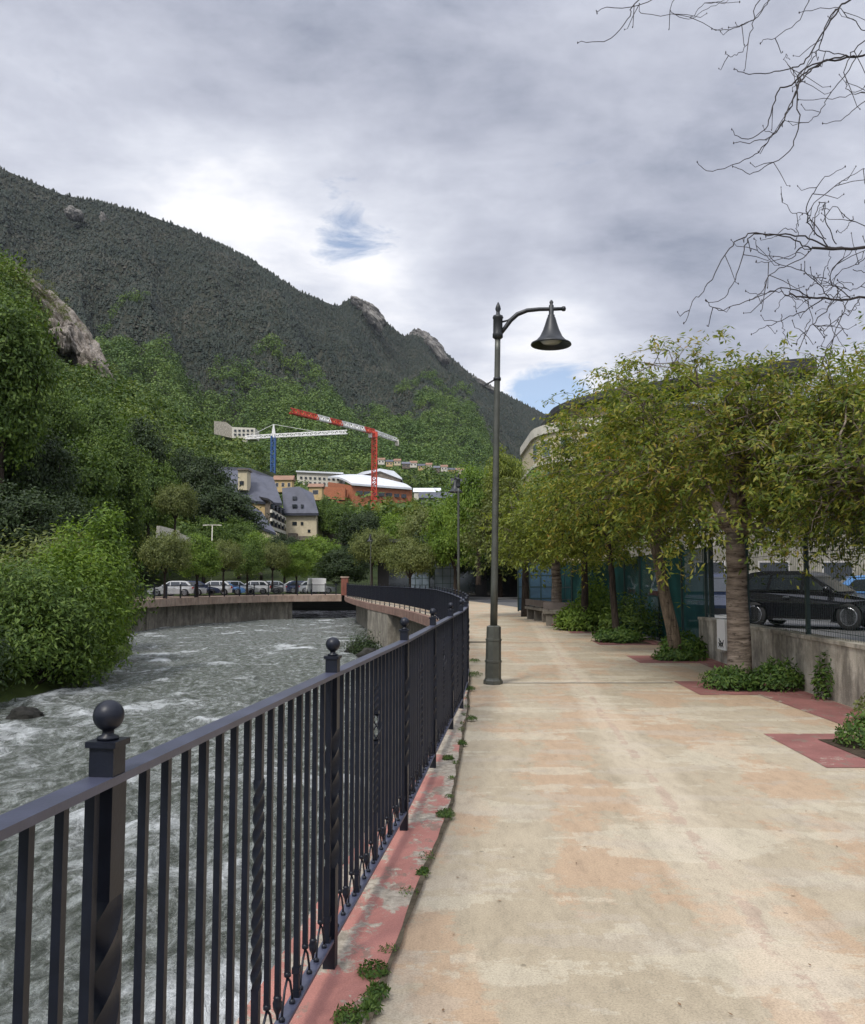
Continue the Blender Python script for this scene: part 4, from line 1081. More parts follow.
# ================================================================= cars
def make_car(paint, L=4.2, Wd=1.76, Hh=1.45, est=False):
    t = empty('parked_car'); W2 = Wd/2
    wb = L*.61; xr = -wb/2-.02; xf = wb/2-.02; rw = .33
    def arch(cx, n=10): return [(cx+.39*math.cos(a), .30+.39*math.sin(a)) for a in np.linspace(0, PI, n)]
    low = [(L/2-.06, .22)]+[(xf+.39, .20)]+arch(xf)+[(xf-.39, .20), (xr+.39, .20)]+arch(xr)+[(xr-.39, .22), (-L/2+.04, .26)]
    topl = [(-L/2, .50), (-L/2+.02, .86), (-L/2+.10, .97), (-.5, .955), (.62, .92), (L*.33, .84), (L/2-.22, .74), (L/2-.03, .60), (L/2, .42)]
    prof = low+topl; n = len(prof); vs = []
    cols = [(-1, 1), (1, 1)]
    for s in (-1, 1): vs += [(x, s*(W2-(.06 if z > .9 else (.03 if z < .3 else 0))-.10*max(0, abs(x)-L/2+.5)/.5), z) for x, z in prof]
    fs = [tuple(range(n)), tuple(reversed(range(n, 2*n)))]+[(i, i+n, (i+1) % n+n, (i+1) % n) for i in range(n)]
    MB().add(vs, fs).build('body', paint, t)
    # cabin
    rb, rt = -L/2+.12, -L/2+(.62 if not est else .35)
    fb, ft = L*.235, L*.045
    zt_ = Hh; ws, wt = W2-.08, W2-.26; zb_ = .94
    Bq = [(rb, zb_+.0), (rt, zt_-.05), (rt+.35, zt_), (ft-.3, zt_), (ft, zt_-.05), (fb, zb_-.05)]
    vs = []
    for s in (-1, 1):
        for x, z in Bq: k = (z-zb_)/(zt_-zb_); vs.append((x, s*(ws+(wt-ws)*max(0, k)), z))
    n = 6; fs = [tuple(range(n)), tuple(reversed(range(n, 2*n)))]+[(i, i+n, (i+1) % n+n, (i+1) % n) for i in range(n)]
    MB().add(vs, fs).build('roof', paint, t)
    for s in (-1, 1):
        def sp(x, z, o=.006): k = (z-zb_)/(zt_-zb_); return (x, s*(ws+(wt-ws)*k+o), z)
        def win(name, a, b, c, d): MB().add([sp(*a), sp(*b), sp(*c), sp(*d), sp(*a, .001), sp(*b, .001), sp(*c, .001), sp(*d, .001)], [(0, 1, 2, 3), (0, 4, 5, 1), (1, 5, 6, 2), (2, 6, 7, 3), (3, 7, 4, 0)]).build(name, M['glass'], t)
        zu = zt_-.10; zl = zb_+.03
        win('side_window', (.08, zl), (fb-.30, zl), (ft-.07, zu), (.08, zu))
        win('side_window', (-.88, zl), (.0, zl), (.0, zu), (-.80, zu))
        win('quarter_window', (rb+.28, zl), (-.96, zl), (-.88, zu), (rt+.12, zu-.04))
        MB().box2((-L*.3, s*(W2+.002)-.004, .53), (L*.3, s*(W2+.002)+.012, .58)).build('side_moulding', paint, t)
        MB().box2((-xf+.5, s*(W2-.03)-.02, .2), (xf-.45, s*(W2-.03)+.03, .245)).build('sill_trim', M['chrome'], t)
        MB().lathe((fb-.25, s*(W2+.06), .99), [(.0, -.07), (.07, -.05), (.09, 0), (.07, .06), (.0, .08)], 8).build('mirror', paint, t)
        MB().box2((-.45, s*(W2+.001), .78), (-.28, s*(W2+.02), .805)).build('handle', M['chrome'], t); MB().box2((.6-.2, s*(W2+.001), .77), (.57, s*(W2+.02), .795)).build('handle', M['chrome'], t)
        MB().box2((L/2-.42, s*(W2-.28)-.12, .60), (L/2-.06, s*(W2-.28)+.16, .70)).build('headlight', M['headlight'], t)
        MB().box2((-L/2-.01, s*(W2-.22)-.12, .72), (-L/2+.12, s*(W2-.22)+.16, .88)).build('tail_light', M['taillight'], t)
        for cx in (xr, xf):
            Mr = Matrix.Rotation(PI/2, 3, 'X')
            wh = empty('wheel', (cx, s*(W2-.11), rw)); wh.parent = t
            MB().lathe((0, 0, 0), [(.20, -.10), (.31, -.10), (.33, -.07), (.33, .07), (.31, .10), (.20, .10)], 22, Mr).build('tyre', M['tyre'], wh)
            rm = MB()
            rm.lathe((0, 0, 0), [(.20, -.10), (.225, -.103), (.225, .103), (.20, .10)], 20, Mr)
            for q_ in range(7):
                a_ = q_*2*PI/7; rm.bar((.03*math.cos(a_), s*.085, .03*math.sin(a_)), (.21*math.cos(a_), s*.085, .21*math.sin(a_)), .045, .02, Vector((0, 1, 0)))
            rm.build('rim', M['rim'], wh)
    # screens
    def scr(name, x0, z0, x1, z1, o):
        k0 = (z0-zb_)/(zt_-zb_); k1 = (z1-zb_)/(zt_-zb_); a = ws+(wt-ws)*k0-.07; b = ws+(wt-ws)*k1-.06
        MB().add([(x0+o, -a, z0+.004), (x0+o, a, z0+.004), (x1+o, b, z1+.004), (x1+o, -b, z1+.004), (x0, -a, z0), (x0, a, z0), (x1, b, z1), (x1, -b, z1)], [(0, 1, 2, 3), (0, 4, 5, 1), (1, 5, 6, 2), (2, 6, 7, 3), (3, 7, 4, 0)]).build(name, M['glass'], t)
    scr('windscreen', fb-.03, zb_-.01, ft+.04, zt_-.09, .012); scr('rear_window', rb+.05, zb_+.04, rt-.05, zt_-.11, -.012)
    MB().box2((L/2-.02, -.35, .38), (L/2+.012, .35, .52)).build('grille', M['tyre'], t)
    MB().box2((L/2-.02, -.25, .27), (L/2+.016, .25, .36)).build('number_plate', M['white'], t)
    return t
cars = {k: [make_car(M['car_'+k]), False] for k in ('black', 'white', 'silver', 'blue', 'navy', 'grey')}
def car(k, x, y, rz, label, s=1, group=None):
    src, used = cars[k]; o = copy_tree(src) if used else src; cars[k][1] = True
    o.location = (x, y, .22 if x > 5 else 0.0); o.rotation_euler = (0, 0, rz); o.scale = (s, s, s); tag(o, label, 'car', group); return o
g1 = 'cars in the car park behind the wall'
car('black', 10.45, 24.0, R(-43), 'shiny black hatchback seen from its side behind the wall', 1.0, g1).scale = (.97, 1.0, 1.07)
car('navy', 8.15, 25.5, R(-104), 'dark car with pale windscreen behind the thick banded trunk', 1.05, g1)
car('blue', 14.3, 26.5, R(-20), 'bright blue car at the right border', 1, g1)
car('white', 12.6, 30.5, R(-10), 'white car parked behind the black hatchback', 1.08, g1)
car('silver', 17.3, 32.5, R(-10), 'silver car behind the blue car', 1, g1)
car('silver', 8.9, 32.0, R(75), 'silver car seen through the teal netting', 1.05, g1)
car('white', 7.9, 38.0, R(80), 'white car behind the teal netting, farthest one', 1.05, g1)
g2 = 'cars parked under the promenade trees'
for j, k in enumerate(['white', 'silver', 'navy', 'white', 'blue', 'silver', 'white', 'grey', 'silver', 'white', 'navy', 'silver']):
    px = 172+j*13.2; d = 83+j*1.9 if j < 8 else 100; p = D(px, 580, d)
    car(k, p.x, d, R(8+(j*37) % 11)+(0 if j % 3 else PI), f'{ORD[j]} parked car from the left under the promenade trees', 1, g2)
van = empty('delivery_van', (D(316, 580, 97).x, 97, 0), R(108), 'small white van parked left of the brick pillar', 'van'); van.scale = (.85, .85, .85)
MB().add([(x, s*.9, z) for s in (-1, 1) for x, z in ((-2.2, .3), (-2.2, 2.0), (1.0, 2.05), (1.55, 1.2), (2.2, 1.0), (2.25, .3))], [(0, 1, 2, 3, 4, 5), (11, 10, 9, 8, 7, 6)]+[(i, i+6, (i+1) % 6+6, (i+1) % 6) for i in range(6)]).build('body', M['white'], van)
MB().box2((1.08, -.7, 1.25), (1.52, .7, 1.8)).build('windscreen', M['glass'], van)
for x in (-1.4, 1.4):
    for s_ in (-1, 1): MB().lathe((x, s_*.85, .33), [(.0, -.08), (.33, -.08), (.33, .08), (.0, .08)], 14, Matrix.Rotation(PI/2, 3, 'X')).build('wheel', M['tyre'], van)

# ================================================================= buildings
def windows(parent, x0, x1, y, zs, n, w_, h_, face=-1, axis='x', mat='glass', frame=True, name='window', skip=()):
    k = 0
    for z in zs:
        for i in range(n):
            k += 1
            if (k-1) in skip: continue
            u_ = x0+(x1-x0)*(i+.5)/n
            if axis == 'x': c = (u_, y+face*.02, z); s1 = (w_+.16, .05, h_+.16); s2 = (w_, .09, h_)
            else: c = (y+face*.02, u_, z); s1 = (.05, w_+.16, h_+.16); s2 = (.09, w_, h_)
            f = MB().box(c, s1).build(name, M['frame'], parent)
            MB().box(c, s2).build('pane', M[mat], f)

# rounded cream building over the trees
rb_ = empty('rounded_building', (0, 0, 0), 0, 'cream rounded building with dark overhanging roof above the walk trees', 'building')
def rounded(x0, y0, x1, y1, r, grow=0):
    pts = []
    for cx, cy_, a0 in ((x0+r, y0+r, PI), (x1-r, y0+r, 1.5*PI), (x1-r, y1-r, 0), (x0+r, y1-r, .5*PI)):
        for a in np.linspace(a0, a0+PI/2, 9): pts.append((cx+(r+grow)*math.cos(a), cy_+(r+grow)*math.sin(a)))
    return pts
X0, Y0, X1, Y1 = 9.3, 72, 36, 96
MB().prism(rounded(X0, Y0, X1, Y1, 7), -.2, 14.9).build('wall', M['cream'], rb_)
for z in (6, 9, 11.7): MB().prism(rounded(X0, Y0, X1, Y1, 7, .18), z, z+.28).build('floor_band', M['creamw'], rb_)
MB().prism(rounded(X0, Y0, X1, Y1, 7, .22), 14.4, 15.2).build('parapet', M['creamw'], rb_)
MB().prism(rounded(X0+2.2, Y0+2, X1-2, Y1-2, 5), 15.2, 16.75).build('attic', M['stone'], rb_)
rp = rounded(X0+1.6, Y0+1.2, X1-1, Y1-1, 5.5); n = len(rp)
vs = [(x, y, 16.4+(x-X0)*.14) for x, y in rp]+[(x, y, 16.85+(x-X0)*.17) for x, y in rp]
MB().add(vs, [tuple(reversed(range(n))), tuple(range(n, 2*n))]+[(i, (i+1) % n, (i+1) % n+n, i+n) for i in range(n)]).build('roof', M['dark_roof'], rb_)
for z in (4.3, 7.4, 10.4, 13.1):
    for a in (PI+.15, PI+.48, PI+.82, PI+1.15, PI+1.45):
        cx, cy_ = X0+7+7.02*math.cos(a), Y0+7+7.02*math.sin(a)
        f = MB().box((cx, cy_, z), (.10, 1.25, 1.55), a).build('window', M['frame'], rb_); MB().box((cx, cy_, z), (.16, 1.05, 1.35), a).build('pane', M['skyglass'], f)
    windows(rb_, X0+8, X1-8, Y0, (z,), 4, 1.4, 1.4, mat='skyglass')
# a long low cream building behind the car park and a grey-roofed one over it
cb = empty('cream_building', (0, 0, 0), 0, 'cream car park building with grey roof seen through the right trees', 'building')
MB().box2((12.5, 46, -.1), (44, 58, 10.8)).build('wall', M['greige'], cb)
MB().add([(12.0, 45.4, 10.8), (44.5, 45.4, 10.8), (44.5, 58.5, 10.8), (12.0, 58.5, 10.8), (19, 52, 13.4), (44.5, 52, 13.7)], [(0, 3, 2, 1), (0, 1, 5, 4), (2, 3, 4, 5), (3, 0, 4), (1, 2, 5)]).build('roof', M['slate_light'], cb)
windows(cb, 13, 43.5, 46, (1.7, 4.9, 8.1), 9, 1.5, 1.5)

def gable(parent, x0, y0, x1, y1, z0, z1, zr, wallm, roofm, axis='x', over=.5, mansard=None):
    MB().box2((x0, y0, z0), (x1, y1, z1)).build('wall', wallm, parent)
    o = over
    if axis == 'x':
        ym = (y0+y1)/2; vs = [(x0-o, y0-o, z1), (x1+o, y0-o, z1), (x1+o, y1+o, z1), (x0-o, y1+o, z1), (x0-o, ym, zr), (x1+o, ym, zr)]
        fs = [(0, 3, 2, 1), (0, 1, 5, 4), (2, 3, 4, 5), (3, 0, 4), (1, 2, 5)]
    else:
        xm = (x0+x1)/2; vs = [(x0-o, y0-o, z1), (x1+o, y0-o, z1), (x1+o, y1+o, z1), (x0-o, y1+o, z1), (xm, y0-o, zr), (xm, y1+o, zr)]
        fs = [(0, 3, 2, 1), (1, 2, 5, 4), (3, 0, 4, 5), (0, 1, 4), (2, 3, 5)]
    return MB().add(vs, fs).build('roof', roofm, parent)
# slate-roofed complex, about 200 m away
def PX(px, py, d): v = D(px, py, d); return v.x, v.z
d = 200
sh = empty('slate_house', (0, 0, 0), 0, 'long slate-roofed house with cream stair tower and yellow gable wall', 'house')
x0, zt_ = PX(213, 467, d); xa, za = PX(262, 463, d); x1, zb_ = PX(279, 500, d)
ze = PX(0, 502, d)[1]; z0 = 0
# big sloping roof as a solid
def solid(parent, name, front, d0, d1, mat):
    """front: pixel outline at distance d0, extruded back to d1 in the world"""
    vs = [D(px, py, d0) for px, py in front]; n = len(vs); vb = [Vector((v.x, v.y+(d1-d0), v.z)) for v in vs]
    return MB().add(vs+vb, [tuple(range(n)), tuple(reversed(range(n, 2*n)))]+[(i, i+n, (i+1) % n+n, (i+1) % n) for i in range(n)]).build(name, mat, parent)
def roofslope(parent, name, lower, upper, mat, dl, du, thick=.6):
    """a roof plane: the eaves line at distance dl, the ridge line at distance du"""
    a = [D(px, py, dl) for px, py in lower]; b = [D(px, py, du) for px, py in upper]
    q_ = a+list(reversed(b)); n = len(q_); dn = [v-Vector((0, -.2, thick)) for v in q_]
    return MB().add(q_+dn, [tuple(range(n)), tuple(reversed(range(n, 2*n)))]+[(i, i+n, (i+1) % n+n, (i+1) % n) for i in range(n)]).build(name, mat, parent)
roofslope(sh, 'roof', [(215, 490), (256, 501), (282, 503)], [(211, 466), (250, 468), (273, 477)], M['slate'], 196, 207)
solid(sh, 'wall', [(215, 490), (256, 501), (270.5, 502.5), (270.5, 545), (215, 545)], 196.6, 210, M['ochre'])
solid(sh, 'tower', [(238, 470), (247, 470), (247, 490), (238, 490)], 197, 201, M['cream'])
solid(sh, 'tower_roof', [(237, 468.6), (248, 468.6), (248, 470.2), (237, 470.2)], 196.6, 201.4, M['stone'])
solid(sh, 'tower_window', [(239.5, 481), (243.5, 481), (243.5, 484.5), (239.5, 484.5)], 196.8, 197.1, M['glass'])
sb = empty('balcony_wing', (0, 0, 0), 0, 'brown wing with stacked white balconies beside the yellow gable', 'building')
vs = [D(270, 500, 194), D(285, 512, 205), D(286, 540, 205), D(270, 545, 194)]
vs2 = [v+Vector((-3.2, 5, 0)) for v in vs]
MB().add(vs+vs2, [(0, 3, 2, 1), (4, 5, 6, 7), (0, 4, 5, 1), (1, 5, 6, 2), (2, 6, 7, 3), (3, 7, 4, 0)]).build('wall', M['stone'], sb)
rfv = [D(268.5, 498.5, 193), D(287, 511, 206), D(287, 511, 206)+Vector((-3.2, 5, 1.0)), D(268.5, 498.5, 193)+Vector((-3.2, 5, 1.0))]
MB().add(rfv+[v-Vector((0, 0, .5)) for v in rfv], [(0, 1, 2, 3), (7, 6, 5, 4), (0, 4, 5, 1), (1, 5, 6, 2), (2, 6, 7, 3), (3, 7, 4, 0)]).build('roof', M['dark_roof'], sb)
for k in range(3):
    a_ = D(271, 511+k*8.5, 193.6); b_ = D(285, 519+k*7, 204.4)
    MB().bar(a_, b_, .5, .7).build('balcony', M['creamw'], sb)
    for j in range(4):
        c_ = a_.lerp(b_, (j+.5)/4)+Vector((0, 0, 1.25)); MB().box(c_, (.6, 1.6, 1.1)).build('window', M['glass'], sb)
lw = empty('lower_house', (0, 0, 0), 0, 'small dark-roofed house with cream wall below the balcony wing', 'house')
roofslope(lw, 'roof', [(246, 520), (276, 533)], [(243, 500), (262, 512)], M['slate'], 178, 186)
solid(lw, 'wall', [(250, 522), (274, 532.5), (274, 560), (250, 560)], 178.6, 186, M['cream'])
ch = empty('mansard_house', (0, 0, 0), 0, 'cream house with tall slate mansard roof and small dark windows', 'house')
dd_ = 205
roofslope(ch, 'roof', [(283.5, 513), (318.5, 513)], [(282, 488), (299, 486.5), (313, 493)], M['slate'], dd_-1, dd_+3)
solid(ch, 'wall', [(286, 512.8), (316.5, 512.8), (316.5, 552), (286, 552)], dd_, dd_+12, M['cream'])
for (cx, cy_, w_, h_) in ((294.5, 498, 4, 3.4), (294.5, 506, 4.5, 3.4), (302, 506, 2.4, 3.2)):
    k = (513-cy_)/25; solid(ch, 'roof_window', [(cx-w_/2, cy_-h_/2), (cx+w_/2, cy_-h_/2), (cx+w_/2, cy_+h_/2), (cx-w_/2, cy_+h_/2)], dd_-1.35+k*4-.3, dd_-1+k*4+.6, M['glass'])
for (cx, cy_, w_, h_) in ((294.5, 523.5, 4.5, 3.5), (302, 523.5, 2.6, 3.2), (309, 531, 2.5, 3)):
    solid(ch, 'window', [(cx-w_/2, cy_-h_/2), (cx+w_/2, cy_-h_/2), (cx+w_/2, cy_+h_/2), (cx-w_/2, cy_+h_/2)], dd_-.12, dd_+.02, M['glass'])
solid(ch, 'porch', [(288, 533), (296, 533), (296, 536), (311, 536), (311, 540), (288, 540)], dd_-3, dd_-.1, M['stone'])
tb = empty('terrace_house', (0, 0, 0), 0, 'flat-roofed house with white terrace right of the mansard house', 'house')
solid(tb, 'wall', [(319, 516), (338, 516), (338, 545), (319, 545)], 216, 226, M['stone'])
solid(tb, 'terrace', [(319, 522.5), (336, 522.5), (336, 527), (319, 527)], 213, 215.9, M['creamw'])
solid(tb, 'roof', [(318, 513.5), (339, 513.5), (339, 516), (318, 516)], 214.5, 227, M['slate'])
solid(tb, 'window', [(321, 528.5), (333, 528.5), (333, 532), (321, 532)], 215.8, 216.05, M['glass'])
def small_house(px0, px1, ytop, yeave, ybot, d, wall, roof, label, group=None, win=2, name='house', cat='house'):
    t = empty(name, (0, 0, 0), 0, label, cat, group)
    a = D(px0, yeave, d); b = D(px1, yeave, d); zb2 = D(px0, ybot, d).z; zr = D(px0, ytop, d+3).z; dp = max(4, (b.x-a.x)*.6)
    gable(t, a.x, d, b.x, d+dp, zb2, a.z, zr, M[wall], M[roof], 'x', .4)
    w_ = (b.x-a.x); hh = a.z-zb2
    if win: windows(t, a.x, b.x, d, (zb2+hh*.6,), win, min(1.6, w_/win*.4), min(2.0, hh*.3))
    return t
small_house(274, 292, 476, 480, 492, 235, 'ochre', 'tile_red', 'tan house with orange roof behind the slate roofs', win=3)
small_house(309, 322, 484, 487, 500, 240, 'ochre', 'tile_red', 'narrow ochre house beside the mansard roof', win=1)
small_house(420, 455, 492, 498, 512, 260, 'slate_light', 'slate', 'low modern grey building right of the sports hall', win=5)
small_house(452, 486, 478, 484, 500, 300, 'stone', 'dark_roof', 'dark-roofed house partly behind the bell lamp pole', win=3)
small_house(414, 440, 488, 492, 500, 330, 'creamw', 'whiteroof', 'white-roofed shed at the right end of the sports hall', win=2)
# white apartment block beside the hall
ab = empty('apartment_block', (0, 0, 0), 0, 'long white apartment block left of the sports hall', 'building')
solid(ab, 'wall', [(297, 472), (342, 474), (342, 490), (297, 488)], 430, 445, M['creamw'])
solid(ab, 'roof', [(296, 470.5), (343, 472.5), (343, 474), (296, 472)], 429, 446, M['whiteroof'])
for k in range(9):
    for j in range(2): cx = 300+k*4.6; cy_ = 476.5+j*5+k*.2; solid(ab, 'window', [(cx, cy_), (cx+2.2, cy_), (cx+2.2, cy_+2), (cx, cy_+2)], 429.6, 430.1, M['glass'])
# sports hall
hall = empty('sports_hall', (0, 0, 0), 0, 'large brick sports hall with curved white roof behind the red crane', 'building')
fw = [(330, 480), (352, 486), (412, 490), (412, 505), (352, 505), (330, 500)]
A_ = D(328, 482, 425); B_ = D(352, 485.5, 395); C_ = D(412, 490, 410); E_ = D(395, 486, 450)
zlow = 30
def wallq(a, b, name, mat):
    nrm = Vector((b.y-a.y, -(b.x-a.x), 0)).normalized()*-.8
    vs = [a, b, Vector((b.x, b.y, zlow)), Vector((a.x, a.y, zlow))]; vs += [v+nrm for v in vs]
    return MB().add(vs, [(0, 1, 2, 3), (7, 6, 5, 4), (0, 4, 5, 1), (1, 5, 6, 2), (2, 6, 7, 3), (3, 7, 4, 0)]).build(name, mat, hall)
wallq(A_, B_, 'wall', M['ochre'] if 0 else M['brick']); wallq(B_, C_, 'wall', M['brick']); wallq(C_, E_, 'wall', M['brick'])
# curved main roof: eaves B-C, ridge behind, swelling in the middle
vs = []; nU, nV = 16, 8
for j in range(nV+1):
    for i_ in range(nU+1):
        u_ = i_/nU; v_ = j/nV
        p = B_.lerp(C_, u_)*(1-v_)+(A_.lerp(E_, u_))*v_
        p = p+Vector((0, -1.5*(1-v_), .9+4.3*math.sin(PI*min(1, .15+u_*.8))*v_*(1-.1*v_)+1.2*math.sin(PI*v_))); vs.append(p)
fs = [(j*(nU+1)+i_, j*(nU+1)+i_+1, (j+1)*(nU+1)+i_+1, (j+1)*(nU+1)+i_) for j in range(nV) for i_ in range(nU)]
m0 = len(vs); vs2 = vs+[v-Vector((0, 0, .9)) for v in vs]; fs2 = fs+[tuple(reversed([k+m0 for k in f])) for f in fs]
fs2 += [(i_, i_+m0, i_+1+m0, i_+1) for i_ in range(nU)]
fs2 += [((j+1)*(nU+1), (j+1)*(nU+1)+m0, j*(nU+1)+m0, j*(nU+1)) for j in range(nV)]+[(j*(nU+1)+nU, j*(nU+1)+nU+m0, (j+1)*(nU+1)+nU+m0, (j+1)*(nU+1)+nU) for j in range(nV)]
MB().add(vs2, fs2).build('roof', M['whiteroof'], hall)
solid(hall, 'upper_roof', [(346, 479), (362, 472), (380, 468.5), (394, 471), (402, 478), (402, 479.5), (380, 471), (362, 475)], 440, 462, M['whiteroof'])
solid(hall, 'clerestory', [(362, 475), (380, 471), (394, 474), (401, 479), (400, 484), (360, 482)], 441, 460, M['stone'])
for k in range(5):
    p = B_.lerp(C_, .12+k*.12); MB().box((p.x, p.y-.5, p.z-3.2), (3.2, .5, 1.8)).build('window', M['glass'], hall)
for k in range(3):
    p = B_.lerp(C_, .62+k*.12); MB().box((p.x, p.y-.5, p.z-3.2), (2.4, .5, 1.6)).build('window', M['glass'], hall)
solid(hall, 'annex', [(318, 486), (345, 488), (345, 500), (318, 498)], 388, 398, M['brick'])
# pale buildings high on the left
pb = empty('grey_block', (0, 0, 0), 0, 'pale grey-green block at the top left of the terraced hillside building', 'building')
solid(pb, 'wall', [(214, 421), (226, 422), (232, 428), (232, 438), (214, 434)], 620, 640, M['concrete'])
pb2 = empty('hillside_block', (0, 0, 0), 0, 'long pale hillside building with window rows behind the blue crane', 'building')
solid(pb2, 'wall', [(232, 427), (255, 428), (255, 438), (232, 438)], 610, 625, M['creamw'])
for k in range(5):
    for j in range(2): cx = 234+k*4.2; cy_ = 429.5+j*4; solid(pb2, 'window', [(cx, cy_), (cx+2.2, cy_), (cx+2.2, cy_+1.8), (cx, cy_+1.8)], 609.5, 610.1, M['glass'])
# village row on the hillside
rg = np.random.default_rng(99)
vp = [(378, 458), (386, 460), (394, 459), (402, 462), (410, 461), (418, 464), (426, 463), (433, 466), (441, 465), (448, 468), (456, 468), (464, 471), (472, 472), (446, 476)]
for j, (px, py) in enumerate(vp):
    w_ = 5+rg.random()*3
    small_house(px, px+w_, py, py+1.8, py+6.5, 640+j*8, ['creamw', 'ochre', 'cream', 'stone'][j % 4], ['tile_red', 'slate_light', 'tile_red', 'slate'][(j*3) % 4], f'{ORD[j]} small house from the left in the hillside village row' if j < 13 else 'lone small house below the right end of the village row', 'houses of the hillside village row', 2, 'village_house')
# retaining wall and road on the left slope
rw_ = empty('retaining_wall', (0, 0, 0), 0, 'pale retaining wall climbing the slope above the promenade trees', 'wall')
for k, (pa, pb_) in enumerate((((158, 527), (178, 532)), ((178, 533), (200, 541)), ((200, 541.5), (232, 552)))):
    a_ = D(*pa, 108); b_ = D(*pb_, 112); MB().bar(a_-Vector((0, 0, .6)), b_-Vector((0, 0, .6)), .5, 1.5-.35*k).build('wall_panel', M['creamw'], rw_)
rl2 = empty('road_lamp', (*D(212, 540, 112).xy, 0), 0, 'thin twin-headed road lamp above the retaining wall', 'street lamp')
zt2 = D(212, 525, 112).z; MB().lathe((0, 0, 0), [(.09, 0), (.06, zt2)], 8).build('pole', M['creamw'], rl2); MB().box((0, 0, zt2), (1.9, .12, .1)).build('arm', M['creamw'], rl2)
for s_ in (-1, 1): MB().box((s_*.95, 0, zt2-.03), (.5, .22, .12)).build('lamp_head', M['creamw'], rl2)
# stone shed roof between the promenade trees
small_house(240, 256, 551, 560, 575, 104, 'stone', 'stone', 'grey stone gabled shed behind the promenade row', win=0, name='stone_shed', cat='shed')
# walkway building at the left border
small_house(-30, 8, 566, 572, 600, 62, 'slate_light', 'slate', 'low grey building at the left border beyond the shrubs', win=3)

# ---- cranes
def lattice(mb, a, b, w_, n, r=.12, tri=False):
    a = Vector(a); b = Vector(b); d = (b-a).normalized(); up = Vector((0, 0, 1)) if abs(d.z) < .9 else Vector((0, 1, 0))
    x = d.cross(up).normalized(); z = x.cross(d)
    cs = [x*w_/2+z*w_/2, -x*w_/2+z*w_/2, -x*w_/2-z*w_/2, x*w_/2-z*w_/2] if not tri else [-z*w_*.5+x*w_*.5, -z*w_*.5-x*w_*.5, z*w_*.7]
    for c in cs: mb.bar(a+c, b+c, r*1.6)
    for i in range(n):
        p = a.lerp(b, i/n); q_ = a.lerp(b, (i+1)/n)
        for j in range(len(cs)):
            c0, c1 = cs[j], cs[(j+1) % len(cs)]
            mb.bar(p+(c0 if i % 2 else c1), q_+(c1 if i % 2 else c0), r)
            mb.bar(p+c0, p+c1, r*.8)
rc = empty('tower_crane', (0, 0, 0), 0, 'red and white tower crane standing in front of the sports hall', 'crane')
top = D(374.5, 432, 350); tip = D(291, 408, 306); ctr_ = D(397, 439.5, 371)
zj = top.z; tip.z = zj; ctr_.z = zj
mb = MB(); lattice(mb, (top.x, top.y, 20), (top.x, top.y, zj-1), 1.9, 26, .26); mb.build('mast', M['red_steel'], rc)
MB().box((top.x, top.y, zj-1.2), (2.6, 2.6, 2.2)).build('slewing_unit', M['red_steel'], rc)
MB().box((top.x-1.6, top.y-1.2, zj-1.6), (1.5, 1.5, 1.9)).build('cab', M['white_steel'], rc)
segs = 7
for k in range(segs):
    a_ = Vector((top.x, top.y, zj)).lerp(tip, k/segs); b_ = Vector((top.x, top.y, zj)).lerp(tip, (k+1)/segs)
    mb = MB(); lattice(mb, a_, b_, 1.5, 4, .24, True); mb.build('jib', M['red_steel'] if k in (0, 1, 3, 5, 6) and k != 1 or k == 0 else M['white_steel'], rc)
mb = MB(); lattice(mb, Vector((top.x, top.y, zj)), ctr_, 1.2, 5, .24, True); mb.build('counter_jib', M['white_steel'], rc)
MB().box(ctr_-Vector((0, 0, 1.2)), (1.6, 2.6, 2.6)).build('counterweight', M['creamw'], rc)
bc = empty('tower_crane', (0, 0, 0), 0, 'blue-masted tower crane with white jib behind the slate roofs', 'crane')
top = D(273.5, 436, 450); tl = D(245, 437.5, 456); tr_ = D(347, 433, 438); tl.z = tr_.z = top.z; zj = top.z
mb = MB(); lattice(mb, (top.x, top.y, 20), (top.x, top.y, zj), 2.0, 26, .34); mb.build('mast', M['blue_steel'], bc)
mb = MB(); lattice(mb, top, tr_, 1.4, 18, .26, True); mb.build('jib', M['white_steel'], bc)
mb = MB(); lattice(mb, top, tl, 1.4, 6, .26, True); mb.build('counter_jib', M['white_steel'], bc)
apex = top+Vector((0, 0, 6.2)); mb = MB(); mb.bar(top+Vector((-.9, 0, 0)), apex, .5); mb.bar(top+Vector((.9, 0, 0)), apex, .5); mb.bar(top+Vector((0, 0, 0)), apex, .7); mb.build('apex', M['white_steel'], bc)
mb = MB(); mb.bar(apex, top.lerp(tr_, .62)+Vector((0, 0, .8)), .16); mb.bar(apex, top.lerp(tl, .9)+Vector((0, 0, .5)), .16); mb.build('tie_bars', M['white_steel'], bc)
MB().box(tl-Vector((0, 0, 1.2)), (2.6, 1.6, 2.4)).build('counterweight', M['creamw'], bc)

